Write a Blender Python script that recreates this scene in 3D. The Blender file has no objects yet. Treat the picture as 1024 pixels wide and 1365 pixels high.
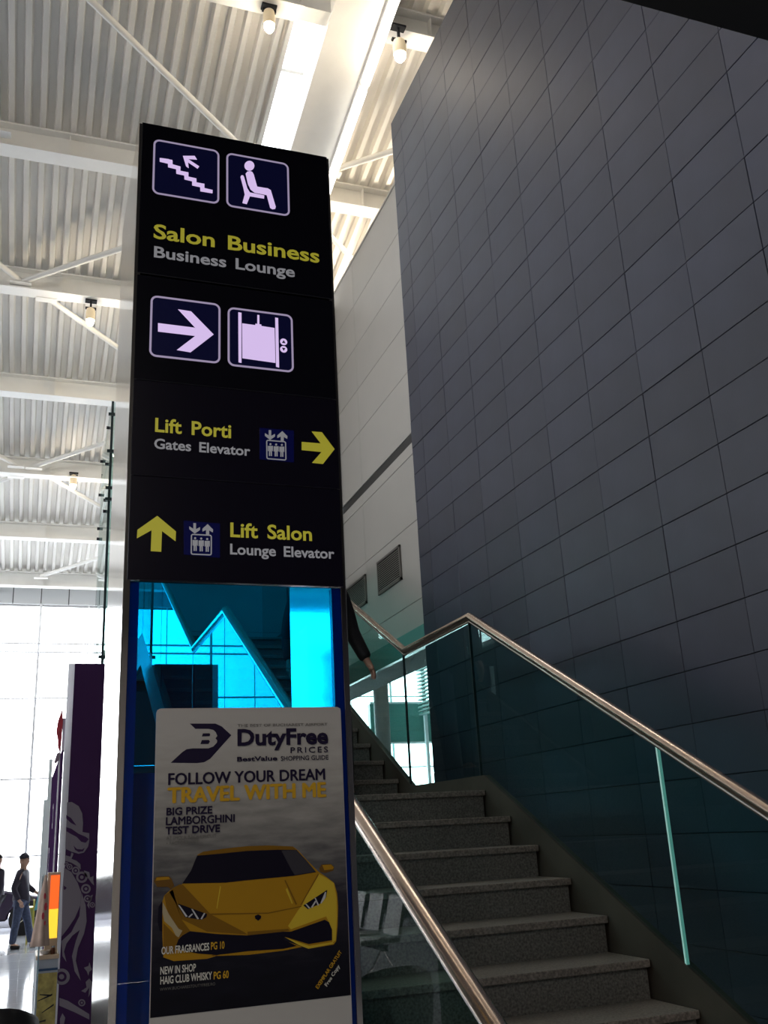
import bpy, bmesh, math, random
from math import sin, cos, pi, radians, sqrt
from mathutils import Vector, Matrix
random.seed(7)
C = bpy.context.scene
COL = C.collection

# ------------------------------------------------------------------ camera
EYE = Vector((0.0, 0.0, 1.70))
YAW, PITCH, ROLL, FPX = 0.35685838, 0.32044327, -0.0544205, 1275.80532
fw = Vector((sin(YAW)*cos(PITCH), cos(YAW)*cos(PITCH), sin(PITCH)))
rt0 = Vector((cos(YAW), -sin(YAW), 0)); up0 = rt0.cross(fw)
rt = rt0*cos(ROLL) + up0*sin(ROLL); up = up0*cos(ROLL) - rt0*sin(ROLL)
cam = bpy.data.cameras.new('camera'); camo = bpy.data.objects.new('camera', cam); COL.objects.link(camo)
M = Matrix((rt, up, -fw)).transposed().to_4x4(); M.translation = EYE
camo.matrix_world = M
cam.sensor_fit = 'VERTICAL'; cam.sensor_height = 36.0; cam.lens = FPX/1365*36.0
cam.clip_start = 0.05; cam.clip_end = 300
C.camera = camo

# ------------------------------------------------------------------ world, light, exposure
SKY = 9.5
w = bpy.data.worlds.new('world'); C.world = w; w.use_nodes = True
bg = w.node_tree.nodes['Background']; bg.inputs[0].default_value = (0.95, 0.97, 1.0, 1); bg.inputs[1].default_value = SKY
C.view_settings.view_transform = 'Standard'; C.view_settings.look = 'None'
C.view_settings.gamma = 1.0; C.view_settings.use_curve_mapping = False
C.view_settings.exposure = 0.0
C.cycles.use_denoising = True
C.cycles.max_bounces = 10; C.cycles.diffuse_bounces = 6; C.cycles.glossy_bounces = 5
C.cycles.transparent_max_bounces = 24; C.cycles.sample_clamp_indirect = 6
C.cycles.caustics_reflective = False; C.cycles.caustics_refractive = False

MEZZ = 40
def portal(loc, rot, sx, sy):
    l = bpy.data.lights.new('daylight_portal', 'AREA'); l.shape = 'RECTANGLE'; l.size = sx; l.size_y = sy
    l.cycles.is_portal = True
    o = bpy.data.objects.new('daylight_portal', l); COL.objects.link(o); o.location = loc; o.rotation_euler = rot
portal((0, 26.3, 4.0), (-pi/2, 0, 0), 28, 7.6)
portal((-14.3, 19.2, 4.0), (0, -pi/2, 0), 7.6, 14)
portal((-14.3, 1.5, 6.6), (0, -pi/2, 0), 2.8, 21)
def lamp(loc, power, color=(1, .84, .62), radius=.06):
    l = bpy.data.lights.new('lamp_light', 'POINT'); l.energy = power; l.color = color; l.shadow_soft_size = radius
    o = bpy.data.objects.new('lamp_light', l); COL.objects.link(o); o.location = loc
    return o

# ------------------------------------------------------------------ helpers
def ray(x, y): return fw*FPX + rt*(x-512) - up*(y-682.5)
def atY(x, y, Y): d = ray(x, y); return EYE + d*(Y/d.y)
def atX(x, y, X): d = ray(x, y); return EYE + d*(X/d.x)

def mat(name, col, rough=.5, metal=0, noise=0, nscale=20, bump=0, bscale=60, emit=0, ecol=None, spec=.5, vary=0, coat=0, stretch=None):
    m = bpy.data.materials.new(name); m.use_nodes = True
    nt = m.node_tree; b = nt.nodes['Principled BSDF']
    b.inputs['Base Color'].default_value = (*col, 1); b.inputs['Roughness'].default_value = rough
    b.inputs['Metallic'].default_value = metal; b.inputs['Specular IOR Level'].default_value = spec
    if coat: b.inputs['Coat Weight'].default_value = coat
    tc = nt.nodes.new('ShaderNodeTexCoord'); vec = tc.outputs['Object']
    if stretch:
        mp = nt.nodes.new('ShaderNodeMapping'); mp.inputs['Scale'].default_value = stretch
        nt.links.new(vec, mp.inputs[0]); vec = mp.outputs[0]
    src = None
    if noise:
        n = nt.nodes.new('ShaderNodeTexNoise'); n.inputs['Scale'].default_value = nscale; n.inputs['Detail'].default_value = 6
        nt.links.new(vec, n.inputs['Vector'])
        r = nt.nodes.new('ShaderNodeValToRGB'); nt.links.new(n.outputs[0], r.inputs[0])
        r.color_ramp.elements[0].position = .3; r.color_ramp.elements[1].position = .7
        r.color_ramp.elements[0].color = (*[max(0, c*(1-noise)) for c in col], 1)
        r.color_ramp.elements[1].color = (*[min(1, c*(1+noise)) for c in col], 1)
        src = r.outputs[0]
    if vary:
        oi = nt.nodes.new('ShaderNodeObjectInfo'); hs = nt.nodes.new('ShaderNodeHueSaturation')
        mr = nt.nodes.new('ShaderNodeMapRange'); mr.inputs[3].default_value = 1-vary; mr.inputs[4].default_value = 1+vary
        nt.links.new(oi.outputs['Random'], mr.inputs[0]); nt.links.new(mr.outputs[0], hs.inputs['Value'])
        if src: nt.links.new(src, hs.inputs['Color'])
        else: hs.inputs['Color'].default_value = (*col, 1)
        src = hs.outputs[0]
    if src: nt.links.new(src, b.inputs['Base Color'])
    if bump:
        n2 = nt.nodes.new('ShaderNodeTexNoise'); n2.inputs['Scale'].default_value = bscale; n2.inputs['Detail'].default_value = 4
        nt.links.new(vec, n2.inputs['Vector'])
        bp = nt.nodes.new('ShaderNodeBump'); bp.inputs['Strength'].default_value = bump; bp.inputs['Distance'].default_value = .01
        nt.links.new(n2.outputs[0], bp.inputs['Height']); nt.links.new(bp.outputs[0], b.inputs['Normal'])
    if emit:
        b.inputs['Emission Color'].default_value = (*(ecol or col), 1); b.inputs['Emission Strength'].default_value = emit
    return m

def glass_mat(name, tint, rough=0.0, ior=1.5, body=0, bcol=(0, 0, 0)):
    m = bpy.data.materials.new(name); m.use_nodes = True; nt = m.node_tree; nt.nodes.clear()
    out = nt.nodes.new('ShaderNodeOutputMaterial'); mx = nt.nodes.new('ShaderNodeMixShader')
    fr = nt.nodes.new('ShaderNodeFresnel'); fr.inputs[0].default_value = ior
    tr = nt.nodes.new('ShaderNodeBsdfTransparent'); tr.inputs[0].default_value = (*tint, 1)
    gl = nt.nodes.new('ShaderNodeBsdfGlossy'); gl.inputs['Roughness'].default_value = rough
    ge = nt.nodes.new('ShaderNodeNewGeometry'); iv = nt.nodes.new('ShaderNodeMath'); iv.operation = 'SUBTRACT'; iv.inputs[0].default_value = 1
    nt.links.new(ge.outputs['Backfacing'], iv.inputs[1]); mu = nt.nodes.new('ShaderNodeMath'); mu.operation = 'MULTIPLY'
    nt.links.new(fr.outputs[0], mu.inputs[0]); nt.links.new(iv.outputs[0], mu.inputs[1])
    nt.links.new(mu.outputs[0], mx.inputs[0]); nt.links.new(gl.outputs[0], mx.inputs[2])
    if body:
        df = nt.nodes.new('ShaderNodeBsdfDiffuse'); df.inputs[0].default_value = (*bcol, 1)
        m2 = nt.nodes.new('ShaderNodeMixShader'); m2.inputs[0].default_value = body
        nt.links.new(tr.outputs[0], m2.inputs[1]); nt.links.new(df.outputs[0], m2.inputs[2]); nt.links.new(m2.outputs[0], mx.inputs[1])
    else: nt.links.new(tr.outputs[0], mx.inputs[1])
    nt.links.new(mx.outputs[0], out.inputs[0]); return m

class MB:
    def __init__(s): s.v = []; s.f = []
    def box(s, x0, y0, z0, x1, y1, z1):
        n = len(s.v)
        s.v += [(x0,y0,z0),(x1,y0,z0),(x1,y1,z0),(x0,y1,z0),(x0,y0,z1),(x1,y0,z1),(x1,y1,z1),(x0,y1,z1)]
        s.f += [tuple(n+i for i in q) for q in ((0,3,2,1),(4,5,6,7),(0,1,5,4),(1,2,6,5),(2,3,7,6),(3,0,4,7))]; return s
    def tube(s, pts, r, n=12, cap=True, rs=None):
        pts = [Vector(p) for p in pts]; base = len(s.v); prev = None
        for i, p in enumerate(pts):
            d1 = (p-pts[i-1]).normalized() if i else (pts[1]-p).normalized()
            d2 = (pts[i+1]-p).normalized() if i < len(pts)-1 else d1
            t = (d1+d2).normalized(); k = 1/max(.4, t.dot(d1))
            a = Vector((0,0,1)) if abs(t.z) < .9 else Vector((1,0,0))
            if prev is not None: a = prev
            u = (a - t*a.dot(t)).normalized(); v = t.cross(u); prev = u
            # mitre: widen in the bend plane
            bend = (d2-d1); bend = bend.normalized() if bend.length > 1e-4 else None
            rr = rs[i] if rs else r
            for j in range(n):
                an = 2*pi*j/n; o = (u*cos(an)+v*sin(an))*rr
                if bend is not None:
                    bb = (bend - t*bend.dot(t)).normalized(); o = o + bb*(o.dot(bb))*(k-1)
                s.v.append(tuple(p+o))
        for i in range(len(pts)-1):
            for j in range(n):
                a0 = base+i*n+j; a1 = base+i*n+(j+1)%n
                s.f.append((a0, a1, a1+n, a0+n))
        if cap:
            s.f.append(tuple(base+j for j in reversed(range(n)))); e = base+(len(pts)-1)*n
            s.f.append(tuple(e+j for j in range(n)))
        return s
    def lathe(s, cx, cy, prof, n=24, sx=1, sy=1):
        base = len(s.v)
        for r, z in prof:
            for j in range(n): s.v.append((cx+r*sx*cos(2*pi*j/n), cy+r*sy*sin(2*pi*j/n), z))
        for i in range(len(prof)-1):
            for j in range(n):
                a = base+i*n+j; b = base+i*n+(j+1)%n; s.f.append((a, b, b+n, a+n))
        s.f.append(tuple(base+j for j in reversed(range(n)))); e = base+(len(prof)-1)*n
        s.f.append(tuple(e+j for j in range(n))); return s
    def prism(s, poly, axis, a0, a1):
        # poly: 2D points; axis 'x': (y,z); 'y': (x,z); 'z': (x,y)
        n = len(poly); base = len(s.v)
        for a in (a0, a1):
            for p, q in poly:
                s.v.append({'x': (a, p, q), 'y': (p, a, q), 'z': (p, q, a)}[axis])
        s.f.append(tuple(base+i for i in range(n))); s.f.append(tuple(base+n+i for i in reversed(range(n))))
        for i in range(n):
            j = (i+1) % n; s.f.append((base+i, base+n+i, base+n+j, base+j))
        return s
    def build(s, name, m, parent=None, bevel=0, smooth=False, seg=1):
        me = bpy.data.meshes.new(name); me.from_pydata(s.v, [], s.f)
        bm = bmesh.new(); bm.from_mesh(me); bmesh.ops.recalc_face_normals(bm, faces=bm.faces)
        if bevel: bmesh.ops.bevel(bm, geom=list(bm.edges), offset=bevel, segments=seg, affect='EDGES', profile=.5, clamp_overlap=True)
        bm.to_mesh(me); bm.free()
        if smooth:
            me.shade_smooth()
            if smooth == 'auto':
                me.set_sharp_from_angle(angle=radians(40))
        me.materials.append(m); return link(name, me, parent)
def link(name, me, parent=None):
    o = bpy.data.objects.new(name, me); COL.objects.link(o)
    if parent: o.parent = parent; o.matrix_parent_inverse = Matrix.Identity(4); o.location = -parent_loc(parent)
    return o
def parent_loc(p):
    l = Vector(p.location); q = p.parent
    while q: l += Vector(q.location); q = q.parent
    return l
def box(name, m, a, parent=None, bevel=0): return MB().box(*a).build(name, m, parent, bevel)
def thing(name, label, cat, loc, group=None):
    o = bpy.data.objects.new(name, None); COL.objects.link(o); o.location = loc; o.empty_display_size = .2
    o['label'] = label; o['category'] = cat
    if group: o['group'] = group
    return o
def tag(o, label, cat, group=None):
    o['label'] = label; o['category'] = cat
    if group: o['group'] = group
    return o
def struct(o, label=None, cat=None):
    o['kind'] = 'structure'
    if label: o['label'] = label
    if cat: o['category'] = cat
    return o
def empty_struct(name, loc, label, cat):
    o = bpy.data.objects.new(name, None); COL.objects.link(o); o.location = loc
    return struct(o, label, cat)

# ------------------------------------------------------------------ materials
m_roof = mat('roof_white', (.82, .80, .76), .45, noise=.04, nscale=1.5)
m_beam = mat('beam_white', (.86, .85, .82), .4, noise=.03, nscale=3)
m_slate = mat('slate_panel', (.031, .035, .058), .47, noise=.16, nscale=2.2, vary=.10, bump=.12, bscale=6, spec=.6)
m_joint = mat('joint_dark', (.012, .013, .018), .8)
m_wpanel = mat('grey_white_panel', (.40, .385, .36), .5, noise=.03, nscale=1.5, vary=.03)
m_wjoint = mat('panel_joint_grey', (.10, .10, .10), .8)
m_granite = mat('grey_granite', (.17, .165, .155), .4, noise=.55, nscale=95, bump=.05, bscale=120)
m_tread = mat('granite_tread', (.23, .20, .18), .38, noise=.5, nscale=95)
m_stringer = mat('bronze_stringer', (.10, .075, .06), .45, metal=.6, noise=.2, nscale=3)
m_steel = mat('brushed_handrail', (.70, .55, .45), .24, metal=1.0, stretch=(1, .1, 1), bump=.03, bscale=40)
m_steel2 = mat('satin_steel', (.62, .60, .58), .25, metal=1.0)
m_side = mat('satin_aluminium_side', (.86, .80, .74), .10, metal=1.0, bump=.015, bscale=1.5)
m_black = mat('sign_black', (.004, .004, .008), .16, spec=.35)
m_black2 = mat('sign_black_lower', (.006, .005, .012), .18, spec=.35)
m_navy = mat('icon_navy', (.002, .002, .012), .2, spec=.3, emit=.14, ecol=(.012, .014, .09))
m_icon = mat('icon_backlit_white', (.05, .045, .06), .4, emit=.80, ecol=(.80, .61, 1.0))
m_icon_dim = mat('icon_dim_outline', (.05, .045, .06), .4, emit=.36, ecol=(.80, .66, 1.0))
m_yellow = mat('sign_yellow', (.10, .095, .01), .5, emit=.24, ecol=(1.0, .90, .07))
m_grey = mat('sign_grey', (.08, .08, .09), .5, emit=.17, ecol=(.93, .93, 1.0))
m_blueicon = mat('icon_blue_square', (.002, .002, .02), .2, spec=.3, emit=.05, ecol=(.02, .03, .4))
m_blue = glass_mat('blue_acrylic', (.030, .56, .84))
m_darkblue = mat('dark_blue_frame', (.010, .13, .32), .25, spec=.6)
m_glass = glass_mat('green_tinted_glass', (.70, .90, .885))
m_clear = glass_mat('clear_window_glass', (.97, .985, .99), ior=1.35)
m_towerg = glass_mat('lift_shaft_glass', (.84, .93, .92), body=.05, bcol=(.5, .7, .66))
m_edge = mat('glass_edge_glow', (.60, .85, .80), .2, emit=.22, ecol=(.35, .8, .7))  # emission stands in for light guided through the pane to its edge
m_gasket = mat('glass_edge_dark', (.01, .03, .035), .4)
m_floor = mat('polished_floor', (.47, .49, .54), .10, noise=.05, nscale=3, spec=.6, vary=.03)
m_purple = mat('purple_laminate', (.052, .023, .074), .8, spec=0)
m_print = mat('pale_purple_print', (.19, .165, .20), .6)
m_whiteedge = bpy.data.materials.new('white_acrylic_edge'); m_whiteedge.use_nodes = True
_n = m_whiteedge.node_tree; _n.nodes.clear(); _o = _n.nodes.new('ShaderNodeOutputMaterial'); _m = _n.nodes.new('ShaderNodeMixShader'); _m.inputs[0].default_value = .85
_a = _n.nodes.new('ShaderNodeBsdfDiffuse'); _a.inputs[0].default_value = (.9, .9, .92, 1); _b = _n.nodes.new('ShaderNodeBsdfTranslucent'); _b.inputs[0].default_value = (.95, .95, .97, 1)
_n.links.new(_a.outputs[0], _m.inputs[1]); _n.links.new(_b.outputs[0], _m.inputs[2]); _n.links.new(_m.outputs[0], _o.inputs[0])
m_mull = mat('window_mullion', (.88, .90, .93), .4)
m_band = mat('end_wall_panel', (.60, .62, .64), .5, vary=.02)
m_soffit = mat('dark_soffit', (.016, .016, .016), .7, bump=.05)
m_plaster = mat('plaster_wall', (.42, .40, .38), .8)
m_dark = mat('dark_rubber', (.01, .01, .012), .6)
m_green = mat('green_fascia_glass', (.10, .30, .27), .2, spec=.6)
m_ground = mat('apron_concrete', (.42, .42, .42), .8, noise=.1, nscale=.5)

# ------------------------------------------------------------------ large structure
# roof: falls away from the viewer, trapezoid deck ribs run along Y
SL = -0.1892
def roofz(Y, off=0): return 8.2 + SL*(Y-26) - off
ceil_e = empty_struct('ceiling', (0, 0, 9), 'white ribbed metal roof deck on steel beams', 'ceiling')
def deck(name, x0, x1, y0, y1, par):
    pr = .1975; vs = []; fs = []
    prof = []
    k0 = int(math.floor(x0/pr)); x = k0*pr
    while x < x1:
        prof += [(x+.004, 0), (x+.068, 0), (x+.090, .10), (x+.178, .10)]
        x += pr
    prof = [p for p in prof if x0 <= p[0] <= x1]
    for (px, dz) in prof:
        vs.append((px, y0, roofz(y0)+dz)); vs.append((px, y1, roofz(y1)+dz))
    for i in range(len(prof)-1): fs.append((2*i, 2*i+1, 2*i+3, 2*i+2))
    me = bpy.data.meshes.new(name); me.from_pydata(vs, [], fs); me.materials.append(m_roof)
    return link(name, me, par)
deck('roof_deck', -15, 2.56, -9, 26.4, ceil_e)
deck('roof_deck', 3.62, 15, -9, 26.4, ceil_e)
# upper skin keeps the daylight out
u = MB()
for (a, b_) in ((-15, 2.50), (3.5, 15)):
    n = len(u.v)
    u.v += [(a, -9, roofz(-9)+.2), (b_, -9, roofz(-9)+.2), (b_, 26.4, roofz(26.4)+.2), (a, 26.4, roofz(26.4)+.2)]; u.f.append((n, n+1, n+2, n+3))
u.build('roof_skin', m_roof, ceil_e)
BY = [3.13, 5.93, 8.73, 11.53, 14.25, 17.0, 19.77, 22.54, 25.1]
def beam_profile(Y):   # I-section seen in (y,z), top flange touching the deck
    z = roofz(Y) - .01; h = .34; f = .13; t = .025
    return [(Y-f, z), (Y+f, z-.05), (Y+f, z-t-.05), (Y+.015, z-t-.03), (Y+.015, z-h), (Y+f, z-h), (Y+f, z-h-t), (Y-f, z-h-t), (Y-f, z-h), (Y-.015, z-h), (Y-.015, z-t), (Y-f, z-t)]
for Y in BY:
    b = MB().prism(beam_profile(Y), 'x', -14.5, 2.55).build('beam', m_beam, ceil_e)
    b = MB().prism(beam_profile(Y), 'x', 3.45, 14.5).build('beam', m_beam, ceil_e)
    st = MB()
    for x in [-8.1+2.7*i for i in range(4)] + [4.2, 6.9]:
        if x < 2.5 or x > 3.5:
            st.box(x-.006, Y-.12, roofz(Y)-.335, x+.006, Y-.016, roofz(Y)-.05)
    st.build('web_stiffener', m_beam, ceil_e)
def roofpt(x, y, off):
    d = ray(x, y); t = (8.2-off-SL*26-EYE.z)/(d.z-SL*d.y); return EYE + d*t
def brace(p, q, r=.045):
    n = (Vector(q)-Vector(p)).normalized()
    MB().tube([p, q], r, 10).build('brace', m_beam, ceil_e, smooth='auto')
    g = MB()
    for e in (p, q):
        e = Vector(e); g.box(e.x-.16, e.y-.07, e.z-.055, e.x+.16, e.y+.07, e.z-.04)
    g.build('gusset_plate', m_beam, ceil_e)
off = .30
def onbeam(x, Y): return Vector((x, Y, roofz(Y, off)))
for (xa, Ya, xb, Yb) in [(-.35, 8.85, 2.35, 10.95), (-.60, 14.10, -2.6, 12.2), (-.60, 14.12, 2.3, 12.05), (-.21, 14.40, 2.3, 16.6),
                         (-.65, 19.50, -3.0, 17.4), (-.31, 19.52, 2.3, 17.4), (-.09, 19.79, 2.3, 22.2), (-.05, 24.63, 2.3, 22.6), (-.65, 19.9, -3.0, 22.2),
                         (3.55, 10.98, 6.3, 9.1), (3.62, 11.95, 6.2, 14.1), (-3.2, 8.9, -.9, 11.3)]:
    brace(onbeam(xa, Ya), onbeam(xb, Yb))
# skylight strip and deep box girder beside it
gird = MB()
def slab_y(mb, x0, x1, d0, d1, y0=-9, y1=26.2):
    n = len(mb.v)
    for Y in (y0, y1):
        mb.v += [(x0, Y, roofz(Y, d0)), (x1, Y, roofz(Y, d0)), (x1, Y, roofz(Y, d1)), (x0, Y, roofz(Y, d1))]
    mb.f += [tuple(n+i for i in q) for q in ((0,1,2,3),(4,7,6,5),(0,4,5,1),(1,5,6,2),(2,6,7,3),(3,7,4,0))]
slab_y(gird, 2.88, 3.62, -.25, .42)
gird.build('box_girder', m_beam, ceil_e)
kerb = MB(); slab_y(kerb, 2.50, 2.56, -.35, .03); kerb.build('skylight_kerb', m_beam, ceil_e)
for Y in [y*1.45+1.2 for y in range(17)]:
    s = MB().box(2.56, Y-.03, roofz(Y)+.08, 2.88, Y+.03, roofz(Y)+.14).build('skylight_bar', m_beam, ceil_e)
y = 1.2
while y < 25.5:
    n = MB(); slab_y(n, 2.56, 2.88, -.17, -.15, y+.03, y+1.42); n.build('skylight_pane', m_clear, ceil_e); y += 1.45
# blank beam ends crossing the skylight near its head
n = MB(); n.box(2.50, 8.62, roofz(8.73)-.36, 2.90, 8.84, roofz(8.73)-.04); n.build('beam_end', m_beam, ceil_e)
n = MB(); slab_y(n, 2.56, 2.88, -.16, -.12, -9, 8.8); n.build('blank_cover', m_roof, ceil_e)
# bright linear lights on the girder's lower right arris
m_lin = mat('linear_tube_lit', (1, 1, 1), .5, emit=5.0, ecol=(1.0, .96, .88))
y = 5.2; k = 0
places = ['nearest the top of the photo', 'second from the top of the photo', 'third, meeting the sign head', 'hidden behind the sign head']
while y < 16:
    y1 = y+2.1
    t = thing('linear_light', 'white glowing linear tube light under the roof girder, ' + (places[k] if k < 4 else 'farthest along, behind the sign'), 'light', (3.45, y, roofz(y, .5)), 'tube lights under the girder')
    hb = MB(); slab_y(hb, 3.485, 3.615, .42, .47, y+.02, y1-.02); hb.build('housing', m_beam, t)
    lb = MB(); slab_y(lb, 3.50, 3.60, .47, .52, y+.05, y1-.05); lb.build('diffuser', m_lin, t)
    y = y1; k += 1
    if k == 5: break

# floor
fl = empty_struct('floor', (0, 8, 0), 'pale glossy airport floor tiles', 'floor')
box('floor_base', m_floor, (-15, -9, -.2, 15, 26.4, -.003), fl)
tm = None
for ix in range(-3, 3):
    for iy in range(14):
        if tm is None:
            o = box('tile', m_floor, (.003, .003, -.002, 1.197, 1.197, .0), fl, .0015); tm = o.data; o0 = Vector(o.location)
        else: o = link('tile', tm, fl)
        o.location = o0 + Vector((ix*1.2, 8.4+iy*1.2, 0))
struct(box('ground_outside', m_ground, (-60, 26.6, -.4, 60, 120, -.2)), 'pale concrete apron outside the window wall', 'ground')
struct(box('ground_outside', m_ground, (-80, -30, -.4, -14.6, 26.6, -.2)), 'pale concrete apron beyond the left glazing', 'ground')

# dark slate wall on the right, panel by panel
XW = 3.57; YE = 8.62
wr = empty_struct('wall_right', (XW, 5, 0), 'tall dark slate panel wall beside the staircase', 'wall')
box('wall_core', m_joint, (XW+.012, -8, 0, XW+.30, YE-.004, 9.625), wr)
yed = [2.875+.605*i for i in range(10)] + [YE]
zr = [2.189-.2985*5+.2985*k for k in range(31)]; zr[-1] = 9.63
def bx_panel(mb, y0, y1, z0, z1, g=.003): mb.box(XW-.002, y0+g, z0+g, XW+.014, y1-g, z1-g)
pm = {}
for j in range(10):
    for k in range(30):
        y0, y1, z0, z1 = yed[j], yed[j+1], zr[k], zr[k+1]
        key = (round(y1-y0, 3), round(z1-z0, 3))
        if key not in pm:
            mb = MB(); mb.box(0, .002, .0025, .016, y1-y0-.002, z1-z0-.0025); o = mb.build('panel', m_slate, wr, .0012); pm[key] = o.data
        else: o = link('panel', pm[key], wr)
        o.location = Vector((XW-.002+random.uniform(-.0012, .0012), y0, z0)) - parent_loc(wr)
        o.rotation_euler = (0, random.uniform(-.0015, .0015), random.uniform(-.0010, .0010))
rest = MB()
for j in range(10):
    for (z0, z1) in ((.0, .15), (.15, .42), (.42, .6965)): bx_panel(rest, yed[j], yed[j+1], z0, z1)
for i in range(17):
    for k in range(32):
        z0 = max(0, zr[0]-.2985*2+.2985*k); z1 = min(9.63, z0+.2985)
        if z1 > z0: bx_panel(rest, 2.875-.605*(i+1), 2.875-.605*i, z0, z1)
ro = rest.build('panel_remainder', m_slate, wr); ro['kind'] = 'stuff'
# grey-white lounge wall behind it
XL = 3.75
wl = empty_struct('wall_lounge', (XL+.1, 11, 3.8), 'light grey panelled lounge wall beyond the dark wall', 'wall')
box('wall_core', m_wjoint, (XL+.012, YE-.2, 3.70, XL+.30, 25.8, 8.15), wl)
box('wall_core', m_wjoint, (XL+.012, YE-.2, 8.2, XL+.30, 15.9, 9.10), wl)
zz = [3.66, 4.0, 4.86, 5.70]
for (z0, z1) in [(3.70, 3.985), (3.99, 4.845), (4.85, 5.605), (5.612, 5.745), (5.86, 6.60), (6.605, 7.205), (7.21, 7.83), (7.835, 8.45), (8.455, 9.13)]:
    for (y0, y1) in ((YE-.2, 10.80), (10.806, 13.2), (13.206, 15.9)) + (((15.906, 20.8), (20.806, 25.7)) if z1 < 8.2 else ()):
        o = box('panel', m_wpanel, (XL, y0, z0, XL+.016, y1, z1), wl, .002)
box('reveal', mat('reveal_dark', (.03, .03, .03), .6), (XL+.010, YE, 5.747, XL+.013, 15.8, 5.858), wl)
box('coping', m_wpanel, (XL-.01, YE-.2, 9.13, XL+.32, 15.9, 9.16), wl)
box('fascia', m_green, (XL-.03, 8.66, 3.46, XL+.02, 15.9, 3.695), wl)
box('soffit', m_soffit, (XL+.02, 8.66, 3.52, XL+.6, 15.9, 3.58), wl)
def vent(y0, y1, z0, z1, label):
    t = thing('air_vent', label, 'vent', (XL, (y0+y1)/2, (z0+z1)/2), 'louvred vents on the lounge wall')
    f = MB()
    for a in ((y0, z0, y1, z0+.025), (y0, z1-.025, y1, z1), (y0, z0, y0+.03, z1), (y1-.03, z0, y1, z1)): f.box(XL-.025, a[0], a[1], XL-.001, a[2], a[3])
    f.build('frame', mat('vent_frame', (.13, .12, .11), .4), t)
    box('duct_back', m_dark, (XL-.004, y0+.02, z0+.02, XL-.001, y1-.02, z1-.02), t)
    nsl = 14; ms = mat('vent_slat', (.34, .32, .30), .4)
    for i in range(nsl):
        zc = z0+.03+(z1-z0-.06)*(i+.5)/nsl
        s = MB(); s.prism([(XL-.022, zc-.009), (XL-.020, zc-.011), (XL-.005, zc+.006), (XL-.007, zc+.008)], 'y', y0+.03, y1-.03); s.build('slat', ms, t)
vent(9.58, 10.35, 4.32, 4.72, 'square dark louvred air vent nearer the dark wall')
vent(10.80, 11.58, 4.34, 4.70, 'dark louvred air vent half hidden by the sign edge')

wd = empty_struct('wall_landing', (2.4, 11.7, 3.5), 'grey wall behind the upper stair landing, dark lower panels added to block window light', 'wall')
for i in range(9): box('panel', m_wpanel, (1.03, 11.62, 3.52+.6*i, XL-.01, 11.70, 4.115+.6*i), wd, .002)
for i in range(4): box('panel', mat('landing_light_block', (.05, .055, .06), .7) if i == 0 else bpy.data.materials['landing_light_block'], (1.10, 11.64, .85*i+.002, 3.56, 11.70, .85*i+.845), wd, .002)  # lower panels added to keep window light off the dark wall
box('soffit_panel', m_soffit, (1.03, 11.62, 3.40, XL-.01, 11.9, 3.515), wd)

sh_ = empty_struct('wall_unseen_block', (-8, 18, 0), 'unseen dark block added left of the hall to darken the stair glass reflections', 'wall')
box('block', mat('unseen_block_dark', (.012, .013, .014), .9, spec=.0), (-14.2, 12.4, 0, -5.3, 23.5, 5.9), sh_)  # added out of view so the stair glass mirrors something dark
box('block_top', m_plaster, (-14.2, 12.3, 5.9, -5.2, 23.6, 6.0), sh_)

# window wall at the far end
we = empty_struct('window_1', (0, 26, 0), 'tall overexposed window wall at the far end of the hall', 'window')
box('window_sill', m_mull, (-14.5, 25.9, 0, 14.5, 26.2, .22), we)
hz = [1.55, 3.35, 5.32, 6.50, 6.72]
for z in hz: box('transom', m_mull, (-14.5, 25.97, z-.018, 14.5, 26.06, z+.018), we)
xs = [-14.4+1.2*i for i in range(25)]
for i, x in enumerate(xs):
    wd = .030 if i % 2 == 0 else .010
    box('mullion', m_mull, (x-wd, 26.0, .22, x+wd, 26.06, 7.78), we)
pz = [.22]+[1.55, 3.35, 5.32, 6.61]+[7.78]
for i in range(24):
    for j in range(5):
        box('pane', m_clear, (xs[i]+.02, 26.05, pz[j]+.03, xs[i+1]-.02, 26.056, pz[j+1]-.03), we)
wf = empty_struct('wall_far', (0, 26, 7.8), 'pale panelled band above the far window wall', 'wall')
box('wall_core', m_wjoint, (-14.5, 26.02, 7.78, 14.5, 26.4, 8.25), wf)
for i in range(42):
    x = -14.5+.69*i
    box('panel', m_band, (x+.012, 25.98, 7.76, x+.678, 26.02, 8.36), wf)
# trusses behind the glass (seen through the blue acrylic)
# left glazing, back and right walls
wg = empty_struct('window_2', (-14.2, 9, 0), 'glazed left side of the hall', 'window')
for i in range(13): box('mullion', m_mull, (-14.3, -8+2.8*i-.05, .2, -14.1, -8+2.8*i+.05, 8), wg)
for z in (.2, 2.6, 5.2, 8.0): box('transom', m_mull, (-14.25, -9, z-.04, -14.15, 26, z+.04), wg)
struct(box('wall_left', m_plaster, (-14.6, -9, 8.0, -14.3, 26.4, 15)), 'upper left wall', 'wall')
struct(box('wall_left_lower', m_plaster, (-14.6, -9, 0, -14.3, 12.2, 5.2)), 'lower left wall', 'wall')
struct(box('wall_back', m_plaster, (-15, -9.3, 0, 15, -9, 15.5)), 'wall behind the viewer', 'wall')
struct(box('wall_side', m_plaster, (14.5, -9, 0, 14.8, 26.4, 15)), 'far right side wall', 'wall')
# dark mezzanine slab over the viewer
mz = empty_struct('mezzanine', (3, -3, 4.5), 'dark mezzanine underside overhead, top right', 'ceiling')
box('slab', m_soffit, (-14.2, -8.9, 4.5, XW-.01, 2.212, 4.95), mz)

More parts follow.
